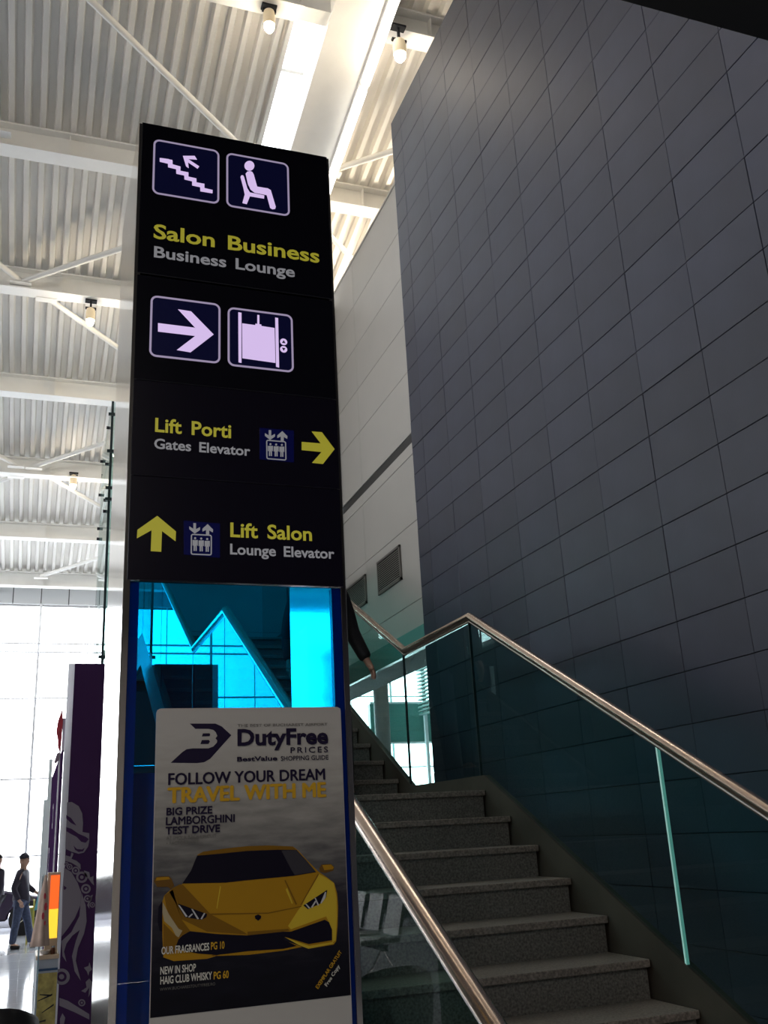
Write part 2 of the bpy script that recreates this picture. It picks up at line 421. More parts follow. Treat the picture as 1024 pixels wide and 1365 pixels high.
# view beyond the landing: steel column, green spandrel, slatted screen
cp = MB(); cp.lathe(7.22, 20.2, [(.17, 0), (.17, 7.6)], 24)
struct(cp.build('column', mat('column_grey', (.20, .20, .21), .5), None, smooth='auto'), 'grey round column beyond the stair landing', 'column')
sp = thing('gallery_front', 'green glass gallery front beyond the stair landing', 'gallery', (11, 25.2, 3.9))
box('fascia', m_green, (8.6, 25.0, 3.95, 14.3, 25.2, 4.98), sp)
box('top_rail', m_mull, (8.6, 24.95, 4.98, 14.3, 25.05, 5.03), sp)
box('bottom_rail', m_mull, (8.6, 24.95, 3.90, 14.3, 25.05, 3.95), sp)
for x in (8.7, 14.2): box('post', m_mull, (x-.06, 25.02, 0, x+.06, 25.14, 5.0), sp)
sc = thing('slatted_screen', 'pale green slatted sunscreen beyond the stair landing', 'screen', (9.9, 21, 5))
for i in range(24):
    z = 4.6+.10*i; s = MB().box(9.85, 19.6, z, 9.97, 24.6, z+.035); s.build('slat', mat('screen_slat', (.22, .36, .34), .5) if i == 0 else bpy.data.materials['screen_slat'], sc)
for Y in (19.7, 24.5): box('post', m_mull, (9.97, Y-.05, 0, 10.05, Y+.05, 7.0), sc)

# ------------------------------------------------------------------ staircase
RUN, RIS = .305, .1582
XL0, XR0 = 1.06, 2.60
st = thing('staircase', 'grey granite staircase with brown steel stringers climbing beside the dark wall', 'stairs', (1.8, 1.8, 0))
def nos(n): return 5.47-(12-n)*RUN
for n in range(1, 13):
    Y = nos(n); z = n*RIS
    y2 = Y+RUN+.02 if n < 12 else 6.95
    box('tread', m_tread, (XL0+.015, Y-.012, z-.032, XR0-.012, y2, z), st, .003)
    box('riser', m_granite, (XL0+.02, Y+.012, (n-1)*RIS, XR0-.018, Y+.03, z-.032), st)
for n in range(13, 25):
    Y = 6.95+(n-13)*RUN; z = n*RIS
    y2 = Y+RUN+.02 if n < 24 else 11.6
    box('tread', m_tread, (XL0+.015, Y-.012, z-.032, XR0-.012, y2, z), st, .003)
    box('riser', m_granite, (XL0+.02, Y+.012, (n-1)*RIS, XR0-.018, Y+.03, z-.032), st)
def zn(Y):  # nosing line
    if Y < 5.47: return 1.898+(Y-5.47)*RIS/RUN
    if Y < 6.95-RUN: return 1.898
    return min(1.898+(Y-(6.95-RUN))*RIS/RUN, 24*RIS)
prof = [(1.55, 0), (1.55, .06)]
prof += [(5.47, 1.985), (6.70, 1.992)]
YT = 10.30
prof += [(YT, 24*RIS+.09), (11.6, 24*RIS+.09), (11.6, 24*RIS-.30), (YT+.1, 24*RIS-.30), (6.85, 1.60), (5.62, 1.60), (2.55, 0)]
for (a, b) in ((XR0-.008, XR0+.035), (XL0-.03, XL0+.013)):
    MB().prism(prof, 'x', a, b).build('stringer', m_stringer, st)
und = [(2.6, 0), (5.65, 1.62), (6.85, 1.62), (YT+.1, 24*RIS-.28), (11.5, 24*RIS-.28), (11.5, 24*RIS-.24), (YT, 24*RIS-.22), (6.8, 1.68), (5.6, 1.68), (2.45, 0)]
MB().prism(und, 'x', XL0+.014, XR0-.009).build('soffit', m_plaster, st)
def railz(Y):
    a = 2.976; s = .5195
    if Y < 5.517: return a+(Y-5.517)*s
    if Y < 6.70: return a
    return min(a+(Y-6.70)*s, 24*RIS+1.02)
def stringz(Y):
    for (p, q) in zip(prof[1:5], prof[2:6]):
        if p[0] <= Y <= q[0]: return p[1]+(q[1]-p[1])*(Y-p[0])/(q[0]-p[0])
    return prof[5][1]
def railing(X, name_label, sgn):
    t = thing('stair_railing', name_label, 'railing', (X, 1.8, 0), 'glass balustrades of the staircase')
    ytop = 6.70+(24*RIS+1.02-2.976)/.5195
    pts = [(X, y, railz(y)) for y in (1.75, 5.517, 6.70, ytop, 11.5)]
    MB().tube(pts, .026, 20).build('handrail', m_steel, t, smooth='auto')
    ch = MB(); ch.tube([(x, y, z-.034) for x, y, z in pts], .011, 8); ch.build('channel', m_steel2, t, smooth='auto')
    ys = [1.80, 3.69, 5.53, 6.735, 8.6, ytop, 11.5]
    for i in range(len(ys)-1):
        a, b = ys[i]+.006, ys[i+1]-.006
        poly = [(a, stringz(a)-.05), (b, stringz(b)-.05), (b, railz(b)-.04), (a, railz(a)-.04)]
        if i == 0: poly = [(a, .06), (b, stringz(b)-.05), (b, railz(b)-.04), (a, railz(a)-.04)]
        g = MB().prism(poly, 'x', X-.007, X+.007).build('glass_panel', m_glass, t)
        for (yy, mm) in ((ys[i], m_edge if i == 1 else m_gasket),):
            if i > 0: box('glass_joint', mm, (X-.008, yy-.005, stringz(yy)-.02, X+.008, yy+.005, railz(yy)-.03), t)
railing(XR0+.005, 'glass stair balustrade with steel handrail along the dark wall side', 1)
railing(XL0-.03, 'glass stair balustrade with steel handrail on the open side, passing behind the sign', -1)

# ------------------------------------------------------------------ sign totem
FY = 2.50; TX0, TX1 = .203, .800; TB = 3.07; TZ = 3.807
tt = thing('sign_totem', 'tall black and blue airport wayfinding totem with aluminium sides', 'sign', ((TX0+TX1)/2, (FY+TB)/2, 0))
box('side_panel', m_side, (TX0-.006, FY-.004, 0, TX0+.012, TB, TZ-.004), tt, .001)
box('side_panel', m_side, (TX1-.012, FY-.004, 0, TX1+.004, TB, TZ-.004), tt, .001)
zl = [TZ, 3.268, 2.930, 2.644, 2.352]
for i in range(4):
    box('sign_panel', (m_black, m_black2)[i >= 2], (TX0+.003, FY-.006, zl[i+1]+(.006 if i in (0,) else .0012), TX1-.003, FY+.02, zl[i]), tt, .0015)
box('back_panel', m_black, (TX0+.012, TB-.03, 2.505, TX1-.012, TB-.005, TZ-.01), tt)
box('top_cap', m_black, (TX0+.012, FY+.02, TZ-.03, TX1-.012, TB-.03, TZ-.01), tt)
box('front_acrylic', m_blue, (TX0+.012, FY, .10, TX1-.012, FY+.006, 2.351), tt)
box('frame_post', m_darkblue, (TX0+.012, FY+.0065, .10, TX0+.036, FY+.03, 2.351), tt)
box('frame_post', m_darkblue, (TX1-.036, FY+.0065, .10, TX1-.012, FY+.03, 2.351), tt)
box('back_board', mat('back_board_blue', (.05, .45, .75), .4), (TX0+.012, TB-.012, .10, TX1-.012, TB-.005, 1.90), tt)
box('base_plinth', m_steel2, (TX0-.01, FY-.01, 0, TX1+.01, TB+.01, .10), tt)

# flat print helper: polygons in zoomed-photo coordinates projected to a real vertical plane
def flat(name, m, polys, par, Y, thick=.0006, holes=None):
    mb = MB()
    for poly in polys:
        pts = [atY(x, y, Y) for x, y in poly]
        mb.prism([(p.x, p.z) for p in pts], 'y', Y-thick, Y)
    me = mb
    return mb.build(name, m, par)
def zf(x0, y0, s): return lambda u, v: (x0+u*s, y0+v*s)
def ptlist(f, L): return [f(u, v) for u, v in L]
def rrect_ring(name, m, f, c4, r, wdt, par, Y, fill=None):
    # c4: pixel corners TL,TR,BR,BL (zoom coords) -> world rect average
    P = [atY(*f(*c), Y) for c in c4]
    x0 = (P[0].x+P[3].x)/2; x1 = (P[1].x+P[2].x)/2; z1 = (P[0].z+P[1].z)/2; z0 = (P[2].z+P[3].z)/2
    def loop(x0, x1, z0, z1, r, n=7):
        o = []
        for cx, cz, a0 in ((x1-r, z1-r, 0), (x0+r, z1-r, 90), (x0+r, z0+r, 180), (x1-r, z0+r, 270)):
            for i in range(n): a = radians(a0+90*i/(n-1)); o.append((cx+r*cos(a), cz+r*sin(a)))
        return o
    A = loop(x0, x1, z0, z1, r); B = loop(x0+wdt, x1-wdt, z0+wdt, z1-wdt, max(.001, r-wdt))
    if fill: MB().prism(A, 'y', Y-.0004, Y).build('icon_field', fill, par)
    n = len(A); v = [(a, Y-.0012, b) for a, b in A]+[(a, Y-.0012, b) for a, b in B]
    v += [(a, Y, b) for a, b in A]+[(a, Y, b) for a, b in B]; fs = []
    for i in range(n):
        j = (i+1) % n
        fs += [(i, j, n+j, n+i), (2*n+i, 3*n+i, 3*n+j, 2*n+j), (i, 2*n+i, 2*n+j, j), (n+i, n+j, 3*n+j, 3*n+i)]
    mb = MB(); mb.v = v; mb.f = fs; return mb.build(name, m, par)
def disc(cx, cz, r, Y, th, n=20): return [(cx+r*cos(2*pi*i/n), cz+r*sin(2*pi*i/n)) for i in range(n)]
def pdisc(f, u, v, r, n=20): return [f(u+r*cos(2*pi*i/n), v+r*sin(2*pi*i/n)) for i in range(n)]
SY = FY-.0062
S1 = zf(195, 175, .19531)
rrect_ring('icon_border', m_icon_dim, S1, [(46, 52), (497, 132), (500, 500), (44, 425)], .020, .0058, tt, SY, m_navy)
rrect_ring('icon_border', m_icon_dim, S1, [(545, 145), (970, 222), (982, 585), (548, 510)], .020, .0058, tt, SY, m_navy)
IY = SY-.0005
flat('stairs_symbol', m_icon, [ptlist(S1, q) for q in (
    [(92,182),(152,190),(180,204),(178,226),(150,222),(92,208)],)], tt, IY)
steps = []
ux = [92, 150, 205, 260, 313, 368, 452]; vy = [184, 226, 274, 308, 355, 392, 400]
# stepped ribbon
rib = [(92,183),(178,196),(180,226),(234,241),(233,270),(288,281),(288,310),(342,322),(343,349),(397,359),(397,388),(453,401),(452,424),(369,410),(368,382),(313,370),(313,342),(261,329),(259,302),(205,290),(204,259),(149,246),(148,219),(92,206)]
flat('stairs_symbol', m_icon, [ptlist(S1, rib)], tt, IY-.0002)
flat('up_arrow_symbol', m_icon, [ptlist(S1, [(250,168),(330,168),(347,194),(286,190),(362,240),(350,256),(285,212),(290,252),(272,240)])], tt, IY)
flat('seated_figure_symbol', m_icon, [pdisc(S1, 704, 236, 34),
    ptlist(S1, [(678,290),(690,276),(708,272),(724,278),(734,296),(757,378),(830,390),(850,402),(884,516),(880,530),(862,533),(846,524),(822,436),(740,420),(712,398),(694,360)]),
    ptlist(S1, [(643,312),(650,300),(662,302),(668,314),(690,390),(708,418),(806,438),(804,460),(708,444),(686,498),(656,490),(672,432),(664,392)])], tt, IY)
S2 = zf(195, 385, .19531)
rrect_ring('icon_border', m_icon_dim, S2, [(28, 42), (504, 105), (508, 515), (22, 458)], .020, .0058, tt, SY, m_navy)
rrect_ring('icon_border', m_icon_dim, S2, [(555, 118), (998, 186), (1008, 578), (556, 520)], .020, .0058, tt, SY, m_navy)
flat('right_arrow_symbol', m_icon, [ptlist(S2, [(80,234),(334,266),(216,140),(306,154),(460,312),(302,434),(208,418),(334,322),(80,292)])], tt, IY)
flat('lift_symbol', m_icon, [ptlist(S2, [(628,160),(650,164),(650,506),(630,502)]), ptlist(S2, [(880,196),(900,200),(907,538),(886,532)]),
    ptlist(S2, [(654,236),(744,248),(746,238),(758,240),(758,178),(772,180),(772,242),(786,244),(786,254),(876,268),(882,506),(656,474)])], tt, IY)
for (v, dirn) in ((362, 1), (413, -1)):
    c = atY(*S2(938, v), IY); r = .0118
    MB().prism(disc(c.x, c.z, r*.93, 0, 0), 'y', IY-.0005, IY).build('button_symbol', m_icon, tt)
    d = dirn*.0055
    MB().prism([(c.x-.0055, c.z-d*.8), (c.x+.0055, c.z-d*.8), (c.x, c.z+d)], 'y', IY-.001, IY-.0005).build('button_arrow', m_navy, tt)
S3 = zf(195, 550, .25391); S4 = zf(175, 680, .27344)
flat('right_arrow_symbol', m_yellow, [ptlist(S3, [(816,154),(916,162),(868,99),(922,103),(989,192),(928,270),(870,264),(920,207),(816,197)])], tt, SY)
flat('up_arrow_symbol', m_yellow, [ptlist(S4, [(127,28),(218,104),(216,152),(150,102),(146,203),(95,200),(99,98),(27,138),(30,96)])], tt, SY)
def liftsmall(f, dx, dy):
    g = lambda u, v: f(u+dx, v+dy+ (u-680)*.0)
    flat('icon_field', m_blueicon, [ptlist(g, [(595,80),(775,95),(775,262),(595,245)])], tt, SY)
    a = atY(*g(630, 146), SY); b = atY(*g(736, 252), SY)
    rrect_ring('lift_car_outline', m_grey, g, [(630, 142), (734, 152), (736, 252), (630, 245)], .006, .0032, tt, SY-.0005)
    figs = []
    for k, u in enumerate((652, 682, 712)):
        v = 166+k*2
        figs.append(pdisc(g, u, v, 5.5, 10))
        figs.append(ptlist(g, [(u-13,v+9),(u+13,v+9),(u+13,v+36),(u+9,v+36),(u+8,v+18),(u+8,v+62),(u+1.5,v+62),(u+1,v+38),(u-1,v+38),(u-1.5,v+62),(u-8,v+62),(u-8,v+18),(u-9,v+36),(u-13,v+36)]))
    flat('passenger_symbols', m_grey, figs, tt, SY-.0005)
    flat('lift_arrows', m_grey, [ptlist(g, [(643,92),(656,93),(656,122),(676,112),(676,126),(650,144),(623,122),(623,108),(643,120)]),
        ptlist(g, [(714,97),(741,124),(740,138),(722,128),(722,150),(706,149),(706,126),(688,134),(688,120)])], tt, SY-.0005)
liftsmall(S3, 0, 0)
S4b = lambda u, v: S4(290+(u-630)*.98*.2539/.2539*1.0, 113+(v-142)*1.0)
liftsmall(S4b, 0, 0)

def text_mesh(body, bold=0.0, spacing=1.0, word=1.0):
    cu = bpy.data.curves.new('text', 'FONT'); cu.body = body; cu.size = 1; cu.offset = bold
    cu.space_character = spacing; cu.space_word = word; cu.resolution_u = 3
    o = bpy.data.objects.new('text', cu); COL.objects.link(o)
    dg = bpy.context.evaluated_depsgraph_get()
    me = bpy.data.meshes.new_from_object(o.evaluated_get(dg)); bpy.data.objects.remove(o); bpy.data.curves.remove(cu)
    return me
_cap = {}
def capratio(bold):
    if bold not in _cap:
        me = text_mesh('H', bold); ys = [v.co.y for v in me.vertices]; _cap[bold] = (min(ys), max(ys)); bpy.data.meshes.remove(me)
    return _cap[bold]
def lettering(name, body, m, par, x0, x1, zb, cap, Y, bold=.02, rot=0, spacing=1.0, word=1.0):
    """text on the vertical plane Y from world x0 to x1, baseline zb, capital height cap"""
    dbl = bold if 'M' in body else 0
    if dbl: bold = 0
    me = text_mesh(body, bold, spacing, word)
    if dbl:   # heavier strokes where an outline offset would break the letter M
        bm = bmesh.new(); bm.from_mesh(me); src = list(bm.verts)+list(bm.edges)+list(bm.faces)
        for kk, (dx, dy) in enumerate(((-1, 0), (1, 0), (0, .6), (0, -.6))):
            r = bmesh.ops.duplicate(bm, geom=src); bmesh.ops.translate(bm, vec=(dx*dbl, dy*dbl, .00015*(kk+1)), verts=[g for g in r['geom'] if isinstance(g, bmesh.types.BMVert)])
        bm.to_mesh(me); bm.free()
    c0, c1 = capratio(bold); k = cap/(c1-c0)
    xsv = [v.co.x for v in me.vertices]; a, b = min(xsv), max(xsv); kx = (x1-x0)/(b-a)
    cr, sr = cos(rot), sin(rot)
    for v in me.vertices:
        px = (v.co.x-a)*kx; pz_ = (v.co.y-c0)*k
        v.co = (x0+px*cr-pz_*sr, Y+v.co.z, zb+px*sr+pz_*cr)
    bm = bmesh.new(); bm.from_mesh(me); bmesh.ops.remove_doubles(bm, verts=bm.verts, dist=1e-6)
    bmesh.ops.recalc_face_normals(bm, faces=bm.faces); 
    for f in bm.faces:
        if f.normal.y > 0: f.normal_flip()
    bm.to_mesh(me); bm.free()
    me.materials.clear(); me.materials.append(m); me.name = name
    if rot or ' ' not in body: return link(name, me, par)
    # one part per word: cut the line at its wide gaps
    iv = sorted((min(me.vertices[i].co.x for i in p.vertices), max(me.vertices[i].co.x for i in p.vertices)) for p in me.polygons)
    gaps = []; hi = iv[0][1]
    for a_, b_ in iv:
        if a_ > hi: gaps.append((a_-hi, (a_+hi)/2))
        hi = max(hi, b_)
    cuts = sorted(g[1] for g in sorted(gaps, reverse=True)[:body.count(' ')])
    for k in range(len(cuts)+1):
        lo = cuts[k-1] if k else -1e9; up_ = cuts[k] if k < len(cuts) else 1e9
        bm = bmesh.new(); bm.from_mesh(me)
        bmesh.ops.delete(bm, geom=[f for f in bm.faces if not lo < f.calc_center_median().x < up_], context='FACES')
        mw = bpy.data.meshes.new(name); bm.to_mesh(mw); bm.free(); mw.materials.append(m); o = link(name, mw, par)
    return o
def let_px(body, m, par, f, pa, pb, cap, Y, **k):
    """baseline from zoom point pa to pb; cap height in metres"""
    A = atY(*f(*pa), Y); B = atY(*f(*pb), Y)
    return lettering('lettering', body, m, par, A.x, B.x, (A.z+B.z)/2, cap, Y, **k)
LY = SY-.0006
Z6 = zf(180, 160, .27344); Z7 = zf(160, 480, .30273)
let_px('Salon Business', m_yellow, tt, Z6, (90, 578), (900, 696), .0505, LY, bold=.022, word=1.35)
let_px('Business Lounge', m_grey, tt, Z6, (92, 668), (780, 768), .0385, LY, bold=.022, word=1.35)
let_px('Lift Porti', m_yellow, tt, Z7, (154, 318), (490, 342), .0425, LY, bold=.022, word=1.6)
let_px('Gates Elevator', m_grey, tt, Z7, (150, 390), (574, 422), .0305, LY, bold=.022, word=1.6)
let_px('Lift Salon', m_yellow, tt, Z7, (486, 778), (846, 798), .0420, LY, bold=.022, word=1.6)
let_px('Lounge Elevator', m_grey, tt, Z7, (485, 857), (945, 874), .0305, LY, bold=.022, word=1.6)

# ------------------------------------------------------------------ poster on the totem
PY = FY-.009
po = thing('advertising_poster', 'white duty free advertising poster with a yellow sports car, fixed to the blue totem front', 'poster', (.53, PY, 1.17))
m_board = mat('poster_board', (.40, .39, .38), .55, spec=.12)
bp = []
for cx, cz, a0 in ((.774-.012, 2.020-.012, 0), (.289+.012, 2.020-.012, 90), (.289+.012, 1.09, 180), (.774-.012, 1.09, 270)):
    for i in range(5): a = radians(a0+90*i/4); bp.append((cx+.012*cos(a), cz+.012*sin(a)))
MB().prism(bp, 'y', PY, PY+.007).build('board', m_board, po)
# printed photograph: grey asphalt falling to black
m_photo = bpy.data.materials.new('poster_photo_print'); m_photo.use_nodes = True
nt = m_photo.node_tree; b = nt.nodes['Principled BSDF']; b.inputs['Roughness'].default_value = .6; b.inputs['Specular IOR Level'].default_value = .12
tc = nt.nodes.new('ShaderNodeTexCoord'); sx = nt.nodes.new('ShaderNodeSeparateXYZ'); nt.links.new(tc.outputs['Object'], sx.inputs[0])
mr = nt.nodes.new('ShaderNodeMapRange'); mr.inputs[1].default_value = 1.148-1.0; mr.inputs[2].default_value = 1.846-1.0
nt.links.new(sx.outputs['Z'], mr.inputs[0])
n1 = nt.nodes.new('ShaderNodeTexNoise'); n1.inputs['Scale'].default_value = 9; n1.inputs['Detail'].default_value = 9
mp = nt.nodes.new('ShaderNodeMapping'); mp.inputs['Scale'].default_value = (1.2, 1, 5); mp.inputs['Rotation'].default_value = (0, .12, 0)
nt.links.new(tc.outputs['Object'], mp.inputs[0]); nt.links.new(mp.outputs[0], n1.inputs['Vector'])
cr_ = nt.nodes.new('ShaderNodeValToRGB'); E_ = cr_.color_ramp.elements
E_[0].position = 0; E_[0].color = (.004, .004, .008, 1); E_[1].position = .93; E_[1].color = (.40, .39, .38, 1)
for p_, c_ in ((.13, (.006, .006, .012)), (.32, (.022, .02, .03)), (.45, (.09, .088, .092)), (.58, (.20, .195, .19)), (.74, (.33, .32, .305))):
    e = E_.new(p_); e.color = (*c_, 1)
ad = nt.nodes.new('ShaderNodeMath'); ad.operation = 'MULTIPLY_ADD'; ad.inputs[1].default_value = .34; nt.links.new(n1.outputs[0], ad.inputs[0])
sb = nt.nodes.new('ShaderNodeMath'); sb.operation = 'SUBTRACT'; sb.inputs[1].default_value = .17; nt.links.new(mr.outputs[0], sb.inputs[0])
nt.links.new(sb.outputs[0], ad.inputs[2]); nt.links.new(ad.outputs[0], cr_.inputs[0]); nt.links.new(cr_.outputs[0], b.inputs['Base Color'])
PP = PY-.0006
pr_ = MB().prism([(.2905, 1.320), (.7725, 1.320), (.7725, 2.016), (.2905, 2.016)], 'y', -.0004, .0004).build('photo_print', m_photo, po)
# object coordinates start at z 1.0 (the poster's own base)
me = pr_.data
for v in me.vertices: v.co = Vector((v.co.x-.53, v.co.y, v.co.z-1.17))
pr_.location = (0, PP-PY, 0)
m_ink = mat('poster_dark_ink', (.012, .008, .030), .5, spec=.12); m_gold = mat('poster_gold_ink', (.50, .29, .02), .5, spec=.12)
m_cy = mat('print_car_yellow', (.33, .175, .010), .45, spec=.12); m_cyd = mat('print_car_dark_yellow', (.17, .085, .008), .45, spec=.12)
m_cyl = mat('print_car_light_yellow', (.50, .36, .03), .45, spec=.12); m_cyx = mat('print_car_brown', (.12, .06, .012), .45, spec=.12)
m_cb = mat('print_black', (.005, .004, .012), .5, spec=.12); m_cg = mat('print_glass_grey', (.035, .033, .042), .5, spec=.12); m_ls = mat('print_light_streak', (.45, .45, .48), .5)
m_cream = mat('print_cream', (.33, .28, .17), .5); m_pg = mat('poster_grey_ink', (.13, .125, .12), .5, spec=.1)
m_wt = mat('poster_white_ink', (.55, .54, .50), .5)
C1 = zf(200, 1120, .12695); K1 = lambda L: ptlist(C1, L)
car = MB()
def off1(L): return [(u+1024, v) for u, v in L]     # right half zoom starts 1024 units on
def cpart(name, m, lists, lay):
    for L in lists: flat(name, m, [K1(L)], po, PP-.0003*lay, .0002)
cpart('car_body_print', m_cy, [[(330,470),(430,330),(500,150),(560,120),(800,85),(1024,62),(1240,55),(1500,65),(1560,110),(1650,210),(1770,330),(1860,390),(1935,450),(1965,560),(1975,700),(1970,900),(1955,1060),(1930,1095),(1665,1140),(1560,1100),(1420,1020),(1380,1040),(1600,1120),(1400,1160),(1024,1205),(700,1215),(600,1245),(250,1270),(140,1230),(130,1000),(130,640),(150,580),(240,500)]], 1)
cpart('car_shade_print', m_cyd, [[(240,500),(320,460),(640,780),(980,960),(1024,990),(600,960),(330,830),(270,660),(200,540)], [(1024,62),(1240,55),(1500,65),(1540,105),(1024,112),(640,150),(500,155),(560,120),(800,85)], [(150,580),(240,520),(330,830),(420,950),(320,1040),(270,1000),(170,700)], [(1024,960),(1450,930),(1470,950),(1024,1010)], [(140,870),(270,1000),(330,1060),(260,1180),(140,1190)]], 2)
cpart('car_highlight_print', m_cyl, [[(1765,350),(1860,400),(1930,450),(1960,600),(1965,800),(1950,1050),(1915,1075),(1915,940),(1850,800),(1480,935),(1450,900),(1560,730),(1600,680),(1680,500)], [(1420,1020),(1670,1110),(1915,1070),(1930,1085),(1665,1140),(1560,1100)], [(1440,500),(1500,660),(1490,670),(1425,520)], [(735,480),(745,490),(705,720),(698,715)]], 2)
cpart('car_cream_print', m_cream, [[(135,650),(200,780),(300,930),(340,950),(300,1020),(270,1000),(230,920),(150,850),(130,760)]], 3)
cpart('windscreen_print', m_cb, [[(495,160),(650,150),(1024,112),(1340,100),(1540,102),(1640,210),(1745,335),(1500,375),(1024,420),(800,445),(340,455),(430,320)], [(295,665),(600,775),(590,810),(540,835),(370,810),(300,700)], [(1610,685),(1862,520),(1850,600),(1790,665),(1660,725)],
    [(340,1000),(420,955),(700,985),(1024,1000),(1400,960),(1480,960),(1835,835),(1880,860),(1912,940),(1912,1050),(1665,1090),(1420,1015),(1400,1040),(1540,1110),(1400,1140),(1024,1165),(700,1205),(500,1190),(260,1140),(300,1040)],
    [(90,700),(130,640),(130,960),(100,950),(80,860)]], 4)
cpart('side_window_print', m_cg, [[(1380,108),(1535,104),(1640,212),(1740,330),(1520,365),(1480,300)]], 5)
cpart('headlight_print', m_ls, [[(295,680),(312,684),(395,800),(376,806)], [(432,720),(450,724),(515,825),(496,830)], [(440,770),(452,776),(415,812),(400,806)], [(568,762),(580,768),(545,832),(530,826)],
    [(1838,545),(1850,545),(1845,600),(1800,665),(1790,660)], [(1728,605),(1740,605),(1775,680),(1762,688)], [(1735,635),(1745,645),(1705,710),(1690,705)], [(1630,670),(1642,668),(1685,712),(1668,718)]], 5)
cpart('mirror_print', m_cyx, [[(40,430),(60,390),(100,380),(200,378),(225,400),(255,480),(215,515),(190,490),(75,492)], [(1775,300),(1800,255),(1900,250),(1935,280),(1925,320),(1840,345),(1790,335)]], 5)
cpart('mirror_shine_print', m_cy, [[(1810,262),(1900,256),(1930,285),(1920,305),(1830,315)], [(70,392),(195,385),(210,410),(60,425)]], 6)
cpart('crease_print', m_cyd, [[(1410,420),(1425,420),(1545,670),(1530,680)], [(1765,350),(1775,360),(1590,680),(1578,680)], [(330,470),(345,468),(620,760),(600,765)], [(620,770),(1240,760),(1590,690),(1590,700),(1240,772),(630,785)], [(700,1215),(870,1090),(850,1090),(640,1215)]], 3)
cpart('badge_print', m_cb, [[(1100,795),(1135,778),(1168,795),(1165,820),(1135,845),(1104,822)]], 5)
T1 = zf(210, 950, .23438)
flat('logo_print', m_ink, [ptlist(T1, L) for L in (
    [(184,62),(330,62),(365,78),(420,128),(375,178),(300,262),(265,282),(225,287),(75,285),(140,225),(165,208),(200,203),(290,203),(318,192),(338,170),(340,158),(330,146),(340,132),(332,112),(318,98),(290,92),(215,92)],
    [(258,118),(296,117),(300,124),(296,134),(252,136)], [(252,156),(292,155),(298,164),(290,178),(244,179)])], po, PP-.0006, .0003)
def ptx(body, m, f, pa, pb, cap, **k): return let_px(body, m, po, f, pa, pb, cap, PP-.0030, **k)
ptx('THE BEST OF BUCHAREST AIRPORT', m_pg, T1, (455, 78), (968, 76), .0068, bold=.01)
ptx('DutyFree', m_ink, T1, (455, 187), (972, 181), .0425, bold=.035)
ptx('PRICES', m_ink, T1, (757, 228), (970, 226), .0145, bold=.01, spacing=1.3)
ptx('BestValue', m_ink, T1, (453, 276), (682, 273), .0115, bold=.03)
ptx('SHOPPING GUIDE', m_ink, T1, (702, 272), (972, 268), .0115, bold=.01)
ptx('FOLLOW YOUR DREAM', m_ink, T1, (60, 408), (955, 382), .0270, bold=.03)
ptx('TRAVEL WITH ME', m_gold, T1, (55, 512), (962, 478), .0350, bold=.045)
ptx('BIG PRIZE', m_ink, T1, (50, 584), (312, 574), .0180, bold=.03)
ptx('LAMBORGHINI', m_ink, T1, (47, 638), (440, 622), .0180, bold=.03)
ptx('TEST DRIVE', m_ink, T1, (45, 692), (356, 680), .0180, bold=.03)
ptx('AT IMOLA RACE CIRCUIT', m_pg, T1, (50, 722), (335, 712), .0085, bold=.0)
ptx('+ FACTORY VISIT', m_pg, T1, (48, 752), (235, 746), .0085, bold=.0)
ptx('OUR FRAGRANCES', m_wt, C1, (120, 1198), (622, 1160), .0165, bold=.02)
ptx('PG 10', m_gold, C1, (640, 1150), (782, 1140), .0165, bold=.02)
B7 = zf(200, 1260, .26367)
ptx('NEW IN SHOP', m_wt, B7, (52, 146), (232, 135), .0165, bold=.02)
ptx('HAIG CLUB WHISKY', m_wt, B7, (52, 195), (314, 176), .0165, bold=.02)
ptx('PG 60', m_gold, B7, (322, 172), (398, 167), .0165, bold=.02)
ptx('WWW.BUCHARESTDUTYFREE.RO', m_pg, B7, (50, 228), (330, 205), .0060, bold=.0)
for body, m_, pa, cap, ln in (('EXEMPLAR GRATUIT', m_gold, (850, 222), .0085, .100), ('Free Copy', m_wt, (895, 210), .0085, .055)):
    A = atY(*B7(*pa), PP-.003); lettering('lettering', body, m_, po, A.x, A.x+ln, A.z, cap, PP-.003, bold=.02, rot=radians(50))
#@@PART2
# ------------------------------------------------------------------ ceiling spotlights
m_bulb = mat('lamp_glow', (1, .9, .7), .5, emit=14, ecol=(1, .90, .70))
m_house = mat('lamp_housing', (.80, .68, .50), .4, emit=.25, ecol=(1, .75, .4))
def spot(x, Y, zb, label, power, s=.7):
    t = thing('spotlight', label, 'light', (x, Y, zb), 'glowing ceiling spotlights')
    b = MB().lathe(x, Y, [(.05*s, zb-.02), (.085*s, zb+.02), (.095*s, zb+.08), (.07*s, zb+.13)], 16).build('bulb', m_bulb, t, smooth='auto')
    MB().lathe(x, Y, [(.10*s, zb+.07), (.105*s, zb+.20), (.09*s, zb+.27), (.03*s, zb+.30)], 16).build('housing', m_house, t, smooth='auto')
    k = MB(); top = roofz(Y)-.37
    k.box(x-.015, Y-.015, zb+.29, x+.015, Y+.015, max(top, zb+.34)); k.box(x-.12*s, Y-.02, zb+.27, x+.12*s, Y+.02, zb+.30); k.box(x-.09, Y-.05, max(top, zb+.34)-.03, x+.09, Y+.05, max(top, zb+.34))
    k.build('bracket', m_joint, t)
    lamp((x, Y, zb-.12), power)
spot(.47, 14.25, 9.62, 'round glowing spotlight left of the sign under the second roof beam', 25)
spot(.48, 19.77, 8.80, 'farther small spotlight left of the sign under the fourth beam', 20)
spot(2.14, 8.73, 10.74, 'glowing spotlight at the top of the photo beside the skylight', 22)
spot(3.74, 8.60, 10.62, 'warm spotlight between the tube light and the dark wall top', 38, .8)
